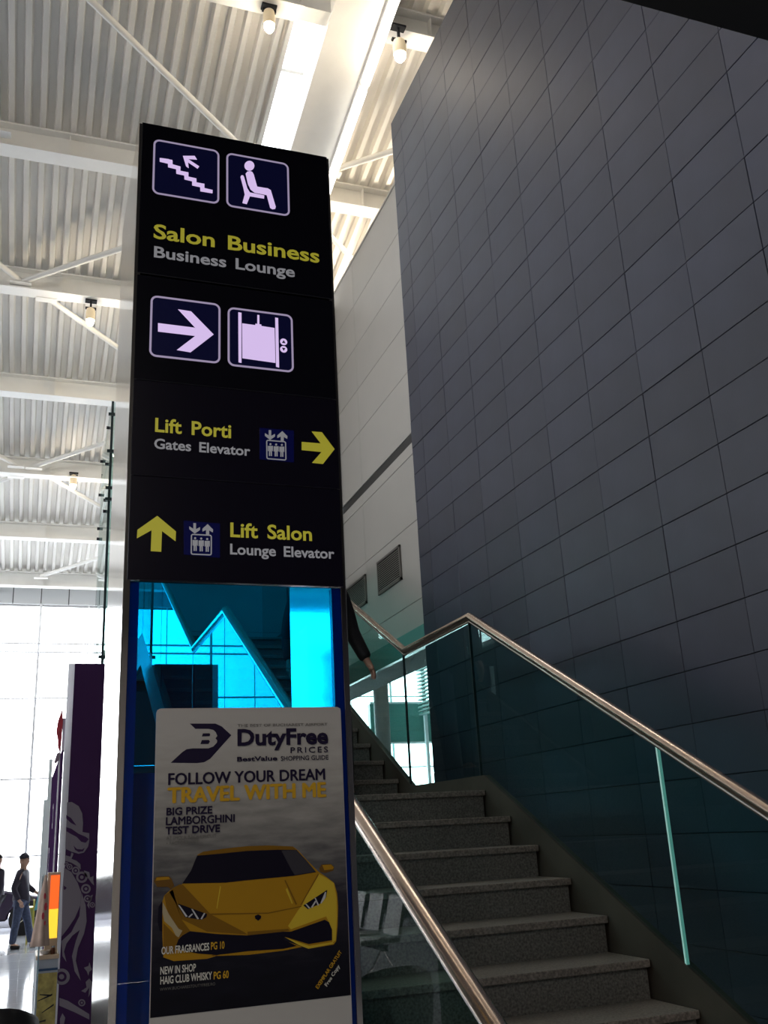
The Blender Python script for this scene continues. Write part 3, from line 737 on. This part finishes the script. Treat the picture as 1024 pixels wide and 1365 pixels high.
spot(5.6, 11.5, 10.1, 'added warm spotlight, unseen behind the dark wall, brightening the roof bay', 240)  # this and the next: unseen lamps added to brighten the right roof bay
spot(4.9, 14.25, 9.5, 'added warm spotlight, unseen behind the lounge wall, brightening the roof bay', 200)
spot(-1.7, 5.93, 11.1, 'added spotlight on the roof beam above the viewer, out of view, warming the roof', 70)  # this and the next: lamps added out of view to warm the near roof
spot(1.6, 3.13, 11.6, 'added spotlight on the beam overhead near the dark wall, out of view, warming the roof', 22)

m_down = mat('downlight_glow', (1, .95, .85), .5, emit=8, ecol=(1, .92, .80))
for (x, y, lab) in ((-.4, -1.0, 'just behind the viewer'), (-2.9, -.6, 'left of the viewer'), (-5.7, -.6, 'farther left'), (-.4, -4.2, 'farther behind the viewer'), (-5.7, -3.4, 'far behind, left'), (-2.9, -3.4, 'behind and left')):  # added for front light; a glint in the stair glass hints at such lamps
    t = thing('downlight', 'added round recessed downlight in the dark mezzanine underside, out of view, ' + lab, 'light', (x, y, 4.5), 'added mezzanine downlights')
    MB().lathe(x, y, [(.10, 4.485), (.12, 4.485), (.12, 4.499)], 20).build('trim_ring', m_beam, t)
    MB().lathe(x, y, [(.09, 4.478), (.09, 4.484)], 20).build('lens', m_down, t)
    l = bpy.data.lights.new('downlight_light', 'AREA'); l.shape = 'DISK'; l.size = .18; l.energy = MEZZ; l.color = (1, .92, .82)
    o = bpy.data.objects.new('downlight_light', l); COL.objects.link(o); o.location = (x, y, 4.47)

# ------------------------------------------------------------------ glass lift shaft behind the sign
sx0, sx1, sy0, sy1 = .735, 2.30, 12.0, 13.8; szt = atY(150, 535, 12).z
lt = thing('lift_shaft', 'green tinted glass lift shaft with point fittings rising behind the sign', 'lift', (1.5, 12.9, 0))
zj = [0, 2.4, 3.75, atY(135.7, 876, 12).z, atY(146, 651, 12).z, atY(147.5, 602, 12).z, szt]
zj = sorted(zj)
for i in range(len(zj)-1):
    a, b = zj[i]+.01, zj[i+1]-.01
    box('glass_pane', m_towerg, (sx0, sy0, a, sx1, sy0+.012, b), lt)
    box('glass_pane', m_towerg, (sx0-.012, sy0+.02, a, sx0, sy1, b), lt)
    box('glass_pane', m_towerg, (sx0, sy1, a, sx1, sy1+.012, b), lt)
box('corner_edge', m_gasket, (sx0-.014, sy0-.006, 0, sx0+.016, sy0+.016, szt), lt)
for z in zj[1:-1]+[atY(149, 553, 12).z, atY(145.5, 666, 12).z]:
    c = MB(); c.box(sx0-.05, sy0-.03, z-.02, sx0+.30, sy0-.01, z+.02); c.build('clamp_bar', m_gasket, lt)
    for Y in (sy0+.3, sy1-.25):
        d = MB(); d.tube([(sx0-.05, Y, z-.06), (sx0-.012, Y, z-.06)], .022, 8); d.build('point_fitting', m_joint, lt)
for x in (sx1-.04,):
    for Y in (sy0, sy1-.06): box('steel_post', m_beam, (x, Y, 0, x+.08, Y+.08, szt), lt)
d = MB(); d.tube([(sx0+.02, 12.3, 3.9), (sx1, 13.6, 7.1)], .03, 8); d.build('tie_rod', m_beam, lt)

# ------------------------------------------------------------------ purple kiosk panels
KY = 9.85
ka = thing('kiosk_panel', 'tall purple kiosk panel with pale swirling figure print and white edge', 'panel', (.63, KY, 0))
box('board', m_purple, (.347, KY, 0, .930, KY+.42, 3.410), ka)
box('white_edge', m_whiteedge, (.287, KY+.01, 0, .3465, KY+.05, 3.410), ka)
K5 = zf(0, 1040, .2381); KP = KY-.0002
def kflat(name, m, lists, lay):
    for L in lists: flat(name, m, [ptlist(K5, L)], ka, KP-.002*lay, .0018)
kflat('print_shape', m_print, [[(376,124),(402,122),(440,145),(460,185),(465,240),(462,290),(500,297),(500,340),(493,372),(470,405),(440,412),(400,400),(366,384)],
    [(360,490),(400,515),(435,575),(455,630),(450,700),(420,770),(380,830),(345,875),(350,600)],
    [(457,630),(480,700),(485,790),(470,860),(436,940),(424,1010),(452,1122),(418,1070),(403,985),(425,900),(447,838),(405,870),(372,915),(358,960),(372,1018),(350,985),(345,900),(400,850),(445,760)],
    [(332,1218),(380,1235),(500,1310),(500,1340),(420,1300),(332,1262)], [(336,1335),(350,1305),(365,1330),(358,1365),(336,1365)]], 1)
kflat('print_cut', m_purple, [[(371,195),(398,212),(428,254),(398,240),(371,214)], [(370,262),(400,272),(440,300),(482,318),(497,330),(480,350),(455,345),(430,318),(395,300),(370,285)],
    [(412,366),(430,385),(460,388),(474,378),(466,398),(440,402),(420,390)], [(357,590),(374,602),(362,615),(357,610)]], 2)
def ring(u, v, r, inner=True):
    pts = pdisc(K5, u, v, r, 22); flat('print_ring', m_print, [pts], ka, KP-.002, .0018)
    flat('print_ring_cut', m_purple, [pdisc(K5, u, v, r*.62, 16)], ka, KP-.004, .0018)
    if inner: flat('print_ring_dot', m_print, [pdisc(K5, u, v, r*.32, 12)], ka, KP-.006, .0018)
for u, v, r in ((390,485,16),(424,506,22),(458,543,32),(481,608,27),(490,663,20),(517,698,15),(372,470,12),(345,1100,46),(458,1246,20)): ring(u, v, r)
kflat('print_curl', m_print, [[(365,420),(395,428),(400,405),(412,412),(400,440),(430,452),(450,470),(452,500),(430,480),(400,462),(366,452)],
    [(470,505),(500,515),(505,545),(525,535),(522,560),(528,590),(512,575),(495,550),(475,535)], [(488,700),(500,720),(500,690),(512,672),(520,640),(505,650),(495,680)],
    [(470,1050),(495,1040),(502,1020),(508,1045),(515,1060),(500,1072),(495,1095),(486,1070)], [(480,1130),(500,1110),(515,1130),(512,1180),(495,1215),(500,1160),(478,1190),(455,1180),(485,1160)]], 1)
kb = thing('kiosk_partition', 'lower purple partition running back from the kiosk panel', 'panel', (.28, 12, 0))
box('board', m_purple, (.270, 9.95, 0, .2865, 14.0, 2.59), kb)
box('end_cap', m_whiteedge, (.268, 14.0, 0, .289, 14.03, 2.61), kb)
for (Y, z, r) in ((13.2, 1.55, .16), (12.2, 2.05, .14)):
    p = MB(); n = 18; base = [(Y+r*cos(2*pi*i/n), z+r*sin(2*pi*i/n)) for i in range(n)]
    p.prism(base, 'x', .2680, .2698); p.build('print_ring', m_print, kb)
    q = MB(); q.prism([(Y+r*.6*cos(2*pi*i/n), z+r*.6*sin(2*pi*i/n)) for i in range(n)], 'x', .2662, .2678); q.build('print_ring_cut', m_purple, kb)
# red sign on the partition
m_red = mat('red_enamel', (.42, .03, .05), .4)
rs = thing('red_sign', 'small pointed red sign on a white plate above the partition', 'sign', (.27, 10.4, 2.6))
RY = 10.4
def px_poly(L, Y): return [(atY(x, y, Y).x, atY(x, y, Y).z) for x, y in L]
MB().prism(px_poly([(83,944),(84,960),(83,975),(82,990),(80,1003),(77,995),(77,985),(75,975),(77,962),(80,953)], RY), 'y', RY, RY+.04).build('red_shape', m_red, rs)
MB().prism(px_poly([(84,957),(89,957),(88,1001),(82,1003)], RY), 'y', RY+.01, RY+.03).build('back_plate', mat('sign_plate_lilac', (.75, .70, .85), .4), rs)
MB().prism(px_poly([(76,1004),(79,1003),(79,1012),(75,1018),(72,1016)], RY), 'y', RY, RY+.03).build('bracket', mat('bracket_mauve', (.30, .22, .28), .4), rs)
p = atY(80, 1003, RY); box('post', m_mull, (p.x-.008, RY+.012, 0, p.x+.008, RY+.028, p.z+.05), rs)
# thin frame posts left of the partition
fp = thing('banner_frame', 'thin grey upright banner frame left of the purple partition', 'frame', (.2, 14.5, 0))
for (xp, tone) in ((68, 1012), (60.5, 1066)):
    q = atY(xp, tone, 14.5); box('post', m_mull, (q.x-.022, 14.48, 0, q.x+.022, 14.52, q.z), fp)
q1 = atY(60.5, 1066, 14.5); q2 = atY(68, 1066, 14.5); box('cross_bar', m_mull, (q1.x, 14.49, q1.z-.03, q2.x, 14.51, q1.z), fp)

# ------------------------------------------------------------------ display counter with its things
CY = 8.0
a = atY(50, 1274, CY); b = atY(79, 1271, CY)
ct = thing('display_counter', 'narrow beige display counter with yellow picture front beside the purple panel', 'counter', ((a.x+b.x)/2, CY, 0))
m_beige = mat('beige_wood', (.55, .42, .30), .45, noise=.1, nscale=8)
cz = a.z
box('top', m_beige, (a.x-.01, CY-.01, cz-.03, b.x, CY+.45, cz), ct, .004)
box('body', mat('counter_grey', (.36, .40, .46), .5), (a.x, CY, .0, b.x-.005, CY+.43, cz-.03), ct)
box('blue_band', mat('counter_blue', (.02, .06, .14), .4), (a.x, CY-.003, cz-.105, b.x-.005, CY-.0003, cz-.09), ct)
m_pic = mat('picture_yellow', (.40, .33, .10), .5, noise=.5, nscale=14)
box('front_picture', m_pic, (a.x+.002, CY-.003, .05, b.x-.007, CY-.0003, cz-.12), ct)
for (x_, z_, l_, r_) in ((.02, .30, .10, .3), (.03, .26, .08, -.2), (.05, .38, .09, .5), (.01, .44, .07, .1)):
    s = MB(); c_, s_ = cos(r_), sin(r_); X0 = a.x+x_
    s.prism([(X0, cz-z_), (X0+l_*c_, cz-z_+l_*s_), (X0+l_*c_, cz-z_+l_*s_+.012), (X0, cz-z_+.006)], 'y', CY-.005, CY-.0032); s.build('picture_stroke', m_joint, ct)
# light box
la = atY(66.5, 1167, CY+.02); lb = atY(79, 1250, CY+.02); lw = 79-66.5
x0, x1 = atY(66, 1210, CY).x, atY(78, 1210, CY).x; z1 = atY(72, 1167, CY).z; z0 = cz; zm = atY(72, 1212, CY).z; zb_ = atY(72, 1251, CY).z
lx = thing('light_box', 'glowing orange and yellow light box on the display counter', 'light box', ((x0+x1)/2, CY+.1, cz))
box('case', m_beige, (x0-.022, CY+.05, z0, x1+.006, CY+.16, z1+.02), lx, .003)
box('orange_panel', mat('lit_orange', (.9, .15, .02), .4, emit=.95, ecol=(1, .13, .018)), (x0, CY+.044, zm+.001, x1, CY+.0495, z1), lx)
box('yellow_panel', mat('lit_yellow', (.9, .6, .02), .4, emit=1.0, ecol=(1, .66, .05)), (x0, CY+.044, zb_, x1, CY+.0495, zm-.001), lx)
# draped cloth with red print
cl = thing('draped_cloth', 'pale folded cloth with red print hanging beside the light box', 'cloth', (x0-.06, CY+.03, cz-.02))
mc = MB(); n = 22; lev = 9
tx, bx_ = atY(61, 1168, CY).x, atY(52, 1258, CY).x; zt, zc = atY(61, 1166, CY).z, atY(52, 1260, CY).z
for i in range(lev+1):
    f = i/lev; cx = tx+(bx_-tx)*f**.9; R = .008+.052*f**.8; z = zt+(zc-zt)*f
    for j in range(n):
        an = 2*pi*j/n; rr = R*(1+.22*cos(5*an+.6)*f); mc.v.append((cx+rr*cos(an), CY-.07+rr*.8*sin(an), z))
for i in range(lev):
    for j in range(n): mc.f.append((i*n+j, i*n+(j+1) % n, (i+1)*n+(j+1) % n, (i+1)*n+j))
mc.f.append(tuple(range(n))); mc.f.append(tuple(lev*n+j for j in reversed(range(n))))
mclo = mat('cloth_cream', (.60, .45, .38), .8, noise=.08, nscale=20)
clo = mc.build('folds', mclo, cl, smooth=True)
for (f, da, s) in ((.30, -1.3, .014), (.45, -1.0, .018), (.58, -1.4, .016), (.68, -1.0, .010)):
    cx = tx+(bx_-tx)*f**.9; R = .008+.052*f**.8; z = zt+(zc-zt)*f
    X_ = cx+R*cos(da); Y_ = CY-.07+R*.8*sin(da)*1.12
    MB().prism([(X_+s*.6*cos(t), z+s*1.6*sin(t)) for t in [2*pi*k/8 for k in range(8)]], 'y', Y_-.006, Y_+.004).build('print_patch', m_red, cl)
box('pole', m_steel2, (bx_-.006, CY-.076, 0, bx_+.006, CY-.064, zt), cl)
box('base', m_steel2, (bx_-.05, CY-.12, 0, bx_+.05, CY-.02, .02), cl, .004)
bw = MB(); bxc = atY(60, 1262, CY+.06).x
bw.lathe(bxc, CY+.02, [(.012, cz), (.03, cz+.012), (.036, cz+.03), (.033, cz+.028), (.02, cz+.016)], 18)
tag(bw.build('bowl', mat('bowl_white', (.6, .55, .5), .3), None, smooth='auto'), 'small pale bowl on the beige counter top', 'bowl')
jr = thing('glass_jar', 'small brown jar beside the bowl on the counter', 'jar', (bxc+.055, CY+.025, cz))
MB().lathe(bxc+.055, CY+.02, [(.015, cz), (.017, cz+.03), (.012, cz+.045)], 14).build('body', mat('jar_brown', (.12, .04, .02), .2), jr, smooth='auto')
MB().lathe(bxc+.055, CY+.02, [(.013, cz+.045), (.013, cz+.056)], 14).build('lid', m_steel2, jr, smooth='auto')

# ------------------------------------------------------------------ chairs
m_seat = mat('black_leatherette', (.012, .011, .012), .45)
def cafe_chair(x, y, rz, label):
    t = thing('lounge_chair', label, 'chair', (x, y, 0)); t.rotation_euler = (0, 0, 0)
    def P(px, py): c, s = cos(rz), sin(rz); return (x+px*c-py*s, y+px*s+py*c)
    b = MB(); n = 13; base = []
    vs = []
    for k, (z, r, th) in enumerate(((.42, .25, .02), (.60, .28, .025), (.82, .29, .025), (.89, .28, .02), (.91, .27, .004))):
        for i in range(n):
            an = radians(20+140*i/(n-1))
            for rr in (r, r-th-.02):
                X_, Y_ = P(rr*cos(an), -rr*sin(an)); dz = -.10*abs(cos(an))**3*(k > 1)
                vs.append((X_, Y_, z+dz))
    b.v = vs; L = 5
    def I(k, i, s): return (k*n+i)*2+s
    for k in range(L-1):
        for i in range(n-1):
            b.f.append((I(k,i,0), I(k,i+1,0), I(k+1,i+1,0), I(k+1,i,0))); b.f.append((I(k,i,1), I(k+1,i,1), I(k+1,i+1,1), I(k,i+1,1)))
    for i in range(n-1): b.f.append((I(L-1,i,0), I(L-1,i+1,0), I(L-1,i+1,1), I(L-1,i,1))); b.f.append((I(0,i,0), I(0,i,1), I(0,i+1,1), I(0,i+1,0)))
    for k in range(L-1):
        b.f.append((I(k,0,0), I(k+1,0,0), I(k+1,0,1), I(k,0,1))); b.f.append((I(k,n-1,0), I(k,n-1,1), I(k+1,n-1,1), I(k+1,n-1,0)))
    b.build('backrest', m_seat, t, smooth='auto')
    MB().lathe(x, y, [(.22, .39), (.25, .42), (.24, .46), (.18, .48)], 24).build('seat', m_seat, t, smooth='auto')
    for (sx_, sy_) in ((1,1),(1,-1),(-1,1),(-1,-1)):
        q = P(.15*sx_, .15*sy_); q2 = P(.21*sx_, .21*sy_)
        MB().tube([(q[0], q[1], .40), (q2[0], q2[1], 0.005)], .014, 8).build('leg', m_steel2, t, smooth='auto')
cafe_chair(-.14, 6.27, 0, 'round backed black lounge chair at the bottom left corner')
def bench(x, y, label):
    t = thing('bench_seat', label, 'bench', (x, y, 0), 'seats on chrome legs reflected in the stair glass')
    box('beam', m_joint, (x-.03, y-1.1, .36, x+.03, y+1.1, .42), t)
    for i in range(3):
        yy = y-.72+.72*i
        box('seat', m_seat, (x-.24, yy-.26, .43, x+.26, yy+.26, .48), t, .02)
        MB().prism([(x-.24, .50), (x-.34, .92), (x-.30, .93), (x-.20, .50)], 'y', yy-.26, yy+.26).build('backrest', m_seat, t, .0)
    for i in (-1, 1):
        for sx_ in (-1, 1):
            MB().tube([(x, y+.95*i, .38), (x+.1*sx_, y+.95*i, .2), (x+.30*sx_, y+.95*i, .02)], .016, 8).build('leg', m_steel2, t, smooth='auto')
bench(-1.97, 12.6, 'black bench seats on chrome legs in the hall, left of the picture')

# ------------------------------------------------------------------ display car and stand far behind the man
m_carp = mat('car_dark_violet', (.035, .02, .055), .25, coat=.6, spec=.6)
cr = thing('sports_car', 'low dark violet sports car displayed behind the man in the cap', 'car', (-1.5, 24.0, 0))
X1 = .62; X0_ = X1-4.4
prof_c = [(X0_, .35), (X0_+.05, .75), (X0_+.5, .95), (X0_+1.3, 1.17), (X0_+2.1, 1.20), (X0_+2.9, 1.02), (X0_+3.5, .88), (X0_+4.1, .76), (X1-.08, .62), (X1, .42), (X1-.05, .22)]
prof_c += [(X0_+3.85+.36*cos(t), .30+.36*sin(t)) for t in [radians(a_) for a_ in (0, 30, 60, 90, 120, 150, 180)]]
prof_c += [(X0_+.85+.36*cos(t), .30+.36*sin(t)) for t in [radians(a_) for a_ in (0, 30, 60, 90, 120, 150, 180)]]
MB().prism(prof_c, 'y', 23.1, 24.9).build('body', m_carp, cr, bevel=.04, smooth='auto')
MB().prism([(X0_+1.0, .92), (X0_+1.45, 1.12), (X0_+2.1, 1.15), (X0_+2.8, .98), (X0_+2.2, .90)], 'y', 23.09, 23.1).build('side_window', m_cb, cr)
for Xw in (X0_+3.85, X0_+.85):
    for Yw in (23.12, 24.68):
        wv = MB(); wv.tube([(Xw, Yw, .33), (Xw, Yw+.2, .33)], .33, 24); wo = wv.build('wheel', m_dark, cr, smooth='auto')
        if Yw < 24:
            for k in range(5):
                an = 2*pi*k/5; sp_ = MB().tube([(Xw, Yw-.008, .33), (Xw+.22*cos(an), Yw-.008, .33+.22*sin(an))], .018, 6); sp_.build('spoke', m_steel2, wo)
MB().prism([(X1-.32, .66), (X1-.10, .58), (X1-.06, .50), (X1-.25, .56)], 'y', 23.07, 23.1).build('headlight', m_whiteedge, cr)
ys = thing('yellow_stand', 'small yellow tubular stand right of the man in the cap', 'stand', (.25, 20.9, 0))
m_ysteel = mat('yellow_steel', (.45, .38, .05), .4)
qa, qb = atY(36, 1243, 20.9), atY(46, 1200, 20.9)
for X_ in (qa.x, qb.x):
    for Yo in (20.9, 21.3): box('leg', m_ysteel, (X_-.015, Yo-.015, 0, X_+.015, Yo+.015, qb.z), ys)
box('shelf', m_ysteel, (qa.x-.03, 20.88, .62, qb.x+.015, 21.32, .65), ys)
box('back_panel', mat('stand_olive', (.20, .22, .06), .5), (qa.x, 21.29, .10, qb.x, 21.3, .60), ys)

# ------------------------------------------------------------------ people
GR = 1.22
def skin(name, chains, m, parent, sub=2, smooth=True):
    """chains: list of [(pos, radius), ...]; equal positions weld; the first point is the root"""
    vs, rad, es, idx = [], [], [], {}
    for ch in chains:
        prev = None
        for p, r in ch:
            k = tuple(round(c, 4) for c in p)
            if k not in idx: idx[k] = len(vs); vs.append(Vector(p)); rad.append(r)
            i = idx[k]
            if prev is not None and prev != i: es.append((prev, i))
            prev = i
    me = bpy.data.meshes.new(name); me.from_pydata(vs, es, [])
    o = bpy.data.objects.new(name, me); COL.objects.link(o)
    sm = o.modifiers.new('skin', 'SKIN'); sm.use_smooth_shade = True; sm.branch_smoothing = .4
    for i, v in enumerate(me.skin_vertices[0].data):
        r = rad[i]; r = r if isinstance(r, tuple) else (r, r); v.radius = (r[0]*GR, r[1]*GR); v.use_root = (i == 0)
    ss = o.modifiers.new('sub', 'SUBSURF'); ss.levels = sub; ss.render_levels = sub
    dg = bpy.context.evaluated_depsgraph_get()
    me2 = bpy.data.meshes.new_from_object(o.evaluated_get(dg)); me2.name = name
    bpy.data.objects.remove(o); bpy.data.meshes.remove(me)
    me2.materials.clear(); me2.materials.append(m); me2.shade_smooth()
    return link(name, me2, parent)
m_skin = mat('skin', (.42, .24, .17), .55)
def person(label, loc, ang, H, J, mats, group=None, cap=None):
    """J: joints in a 1.75 m figure facing +x, +y is the left side"""
    s = H/1.75; ca, sa = cos(ang), sin(ang)
    def T(p): x, y, z = p; return (loc[0]+s*(x*ca-y*sa), loc[1]+s*(x*sa+y*ca), loc[2]+s*z)
    t = thing('person', label, 'person', loc)
    if group: t['group'] = group
    D = dict(pel=(0,0,.95), wa=(0,0,1.08), ch=(.01,0,1.28), nk=(.0,0,1.47), nk2=(.01,0,1.54), hd=(.02,0,1.62), hd2=(.02,0,1.69),
             sl=(0,.18,1.42), sr=(0,-.18,1.42), el=(-.02,.24,1.13), er=(-.02,-.24,1.13), wl=(.05,.25,.88), wr=(.05,-.25,.88),
             hl=(0,.09,.90), hr=(0,-.09,.90), kl=(.02,.11,.50), kr=(.02,-.11,.50), al=(0,.12,.09), ar=(0,-.12,.09))
    D.update(J)
    V = {k: Vector(v) for k, v in D.items()}
    def hand(side):
        w_, e_ = V['w'+side], V['e'+side]; d = (w_-e_).normalized(); pl = w_+d*.07
        fwd = Vector((1, 0, 0)); fwd = (fwd-d*fwd.dot(d)).normalized(); inn = d.cross(fwd)*(1 if side == 'l' else -1)
        out = [[(w_, .028), (w_+d*.035, (.036, .020)), (pl+d*.01, (.038, .018))]]
        for k, (off_, ln) in enumerate(((.028, .068), (.010, .078), (-.009, .072), (-.026, .056))):
            r0 = pl+fwd*off_+d*.012; r1 = r0+d*ln*.5+inn*.006; r2 = r0+d*ln+inn*.022
            out.append([(pl+d*.01, (.038, .018)), (r0, .0105), (r1, .0095), (r2, .008)])
        tb = w_+d*.035; out.append([(tb, (.036, .020)), (tb+fwd*.035+d*.02, .0115), (tb+fwd*.045+d*.055+inn*.008, .0095)])
        return out
    def tr(chains): return [[(T(p), (r[0]*s, r[1]*s) if isinstance(r, tuple) else r*s) for p, r in ch] for ch in chains]
    ch = [[(V['pel'], .105), (V['wa'], .10), (V['ch'], .115), (V['nk'], (.075, .07)), (V['nk2'], .052), (V['hd']-Vector((0,0,.03)), (.066, .075)), (V['hd'], (.076, .090)), (V['hd2'], (.074, .090)), (V['hd2']+Vector((0,0,.04)), (.05, .06))]]
    for q in 'lr':
        ch.append([(V['ch'], .100), (V['s'+q], .032), ((V['s'+q]+V['e'+q])/2, .036), (V['e'+q], .034), ((V['e'+q]*.6+V['w'+q]*.4), .036), (V['w'+q], .026)])
        ch += hand(q)
        ft = V['a'+q]+Vector((.15, 0, -.05))
        ch.append([(V['pel'], .105), (V['h'+q], .085), ((V['h'+q]+V['k'+q])/2, .072), (V['k'+q], .052), (V['k'+q]*.6+V['a'+q]*.4, .050), (V['a'+q], .036), (ft, .030)])
    body = skin('body', tr(ch), m_skin, t)
    # face: nose, eyes, mouth, ears
    hc = V['hd']+Vector((0, 0, .01))
    nz = MB(); a0 = T(hc+Vector((.075, 0, .02))); a1 = T(hc+Vector((.105, 0, -.02))); nz.tube([a0, a1], .012*s, 8, rs=[.007*s, .014*s]); nz.build('nose', m_skin, t, smooth='auto')
    for yy in (-.03, .03):
        e_ = T(hc+Vector((.083, yy, .025))); MB().lathe(e_[0], e_[1], [(.003*s, e_[2]-.008*s), (.010*s, e_[2]), (.003*s, e_[2]+.008*s)], 8).build('eye', m_joint, t, smooth=True)
        ea = T(hc+Vector((0, yy*2.75, .005))); MB().lathe(ea[0], ea[1], [(.006*s, ea[2]-.028*s), (.016*s, ea[2]), (.012*s, ea[2]+.028*s)], 8).build('ear', m_skin, t, smooth=True)
    mo = [T(hc+Vector((.084, y_, -.052))) for y_ in (-.022, .022)]; MB().tube(mo, .004*s, 6).build('mouth', m_red, t)
    # jacket, trousers, shoes, hair
    jk = [[(V['pel']+Vector((0,0,-.13)), .145), (V['pel']+Vector((0,0,-.02)), .150), (V['wa'], .150), (V['ch'], .160), (V['nk']+Vector((0,0,-.015)), (.085, .08))]]
    for q in 'lr':
        jk.append([(V['ch'], .165), (V['s'+q], .095), ((V['s'+q]+V['e'+q])/2, .060), (V['e'+q], .054), ((V['e'+q]*.5+V['w'+q]*.5), .049), (V['w'+q]*.97+V['e'+q]*.03, .043)])
    skin('jacket', tr(jk), mats[0], t)
    tz = [[(V['pel']+Vector((0,0,.02)), (.148, .112))]]
    for q in 'lr':
        tz.append([(V['pel']+Vector((0,0,.05)), (.132, .125)), (V['h'+q]+Vector((0,0,-.03)), .100), ((V['h'+q]+V['k'+q])/2, .084), (V['k'+q], .066), (V['k'+q]*.5+V['a'+q]*.5, .064), (V['a'+q]+Vector((0,0,-.01)), .058)])
    skin('trousers', tr(tz[1:]), mats[1], t)
    for q in 'lr':
        A = V['a'+q]; skin('shoe', tr([[(A+Vector((-.04, 0, -.045)), .044), (A+Vector((.06, 0, -.05)), (.044, .038)), (A+Vector((.17, 0, -.057)), (.040, .030))]]), m_dark, t)
    def dome(nm, c, rx, h, z0, m_, par):
        c = T(c); MB().lathe(c[0], c[1], [(rx*s*cos(a_), c[2]+z0*s+h*s*sin(a_)) for a_ in [radians(k*11) for k in range(9)]], 20).build(nm, m_, par, smooth='auto')
    dome('hair', V['hd2']+Vector((-.018, 0, 0)), .092, .095, -.005, mats[2], t)
    if cap:
        c0 = V['hd2']
        cc = T(c0+Vector((-.008, 0, 0)))
        cp_ = MB().lathe(cc[0], cc[1], [(.100*s*cos(a_), cc[2]+.008*s+.105*s*sin(a_)) for a_ in [radians(k*11) for k in range(9)]], 20).build('cap', cap, t, smooth='auto')
        pk = MB(); pts = [(c0.x+.06, -.07), (c0.x+.13, -.06), (c0.x+.17, -.03), (c0.x+.18, 0), (c0.x+.17, .03), (c0.x+.13, .06), (c0.x+.06, .07)]
        top = [T((x_, y_, c0.z+.012-(x_-c0.x-.06)*.12)) for x_, y_ in pts]; bot = [(a_[0], a_[1], a_[2]-.008) for a_ in top]
        n_ = len(pts); pk.v = top+bot; pk.f = [tuple(range(n_)), tuple(n_+i for i in reversed(range(n_)))]+[(i, n_+i, n_+(i+1) % n_, (i+1) % n_) for i in range(n_)]
        pk.build('cap_peak', cap, cp_)
    return t, T
m_navyj = mat('jacket_navy', (.022, .018, .035), .8, bump=.2, bscale=30); m_denim = mat('denim', (.05, .065, .12), .85, noise=.3, nscale=30)
m_hair = mat('hair_dark', (.015, .012, .012), .7); m_capm = mat('cap_navy', (.02, .018, .035), .8)
man, TM = person('man in dark navy jacket, jeans and peaked cap standing left of the purple panel', (-.03, 20.18, 0), radians(-12), 1.60,
    dict(ar=(-.10, -.13, .09), kr=(-.04, -.13, .50), al=(.22, .10, .09), kl=(.13, .11, .50), er=(-.10, -.27, 1.12), wr=(.02, -.27, .90), el=(.05, .25, 1.15), wl=(.24, .20, 1.02)),
    (m_navyj, m_denim, m_hair), cap=m_capm)
sh = TM((.34, .17, .85)); fo = MB()
fo.prism([(sh[0]-.10, .62), (sh[0]-.02, 1.02), (sh[0]+.10, 1.10), (sh[0]+.07, .66)], 'y', sh[1]-.01, sh[1]+.006)
tag(fo.build('folder', mat('cyan_card', (.10, .42, .50), .5), None), 'light cyan card folder held in front by the man in the cap', 'folder')
person('person in dark clothes cut off by the left edge behind the man', (-.50, 21.6, 0), radians(200), 1.62,
    dict(al=(.10, .12, .09), kl=(.08, .12, .5)), (m_navyj, mat('trousers_dark', (.02, .018, .03), .8), m_hair))
m_suit = mat('suit_black', (.012, .012, .016), .75)
person('person in dark suit coming down the upper stair flight, mostly hidden by the sign', (2.06, 7.12, 13*RIS), radians(-90), 1.76,
    dict(sl=(0, .19, 1.42), el=(-.02, .275, 1.13), wl=(.04, .37, .90), al=(.22, .10, -.068), kl=(.16, .11, .40), ar=(0, -.10, .09)), (m_suit, m_suit, m_hair))
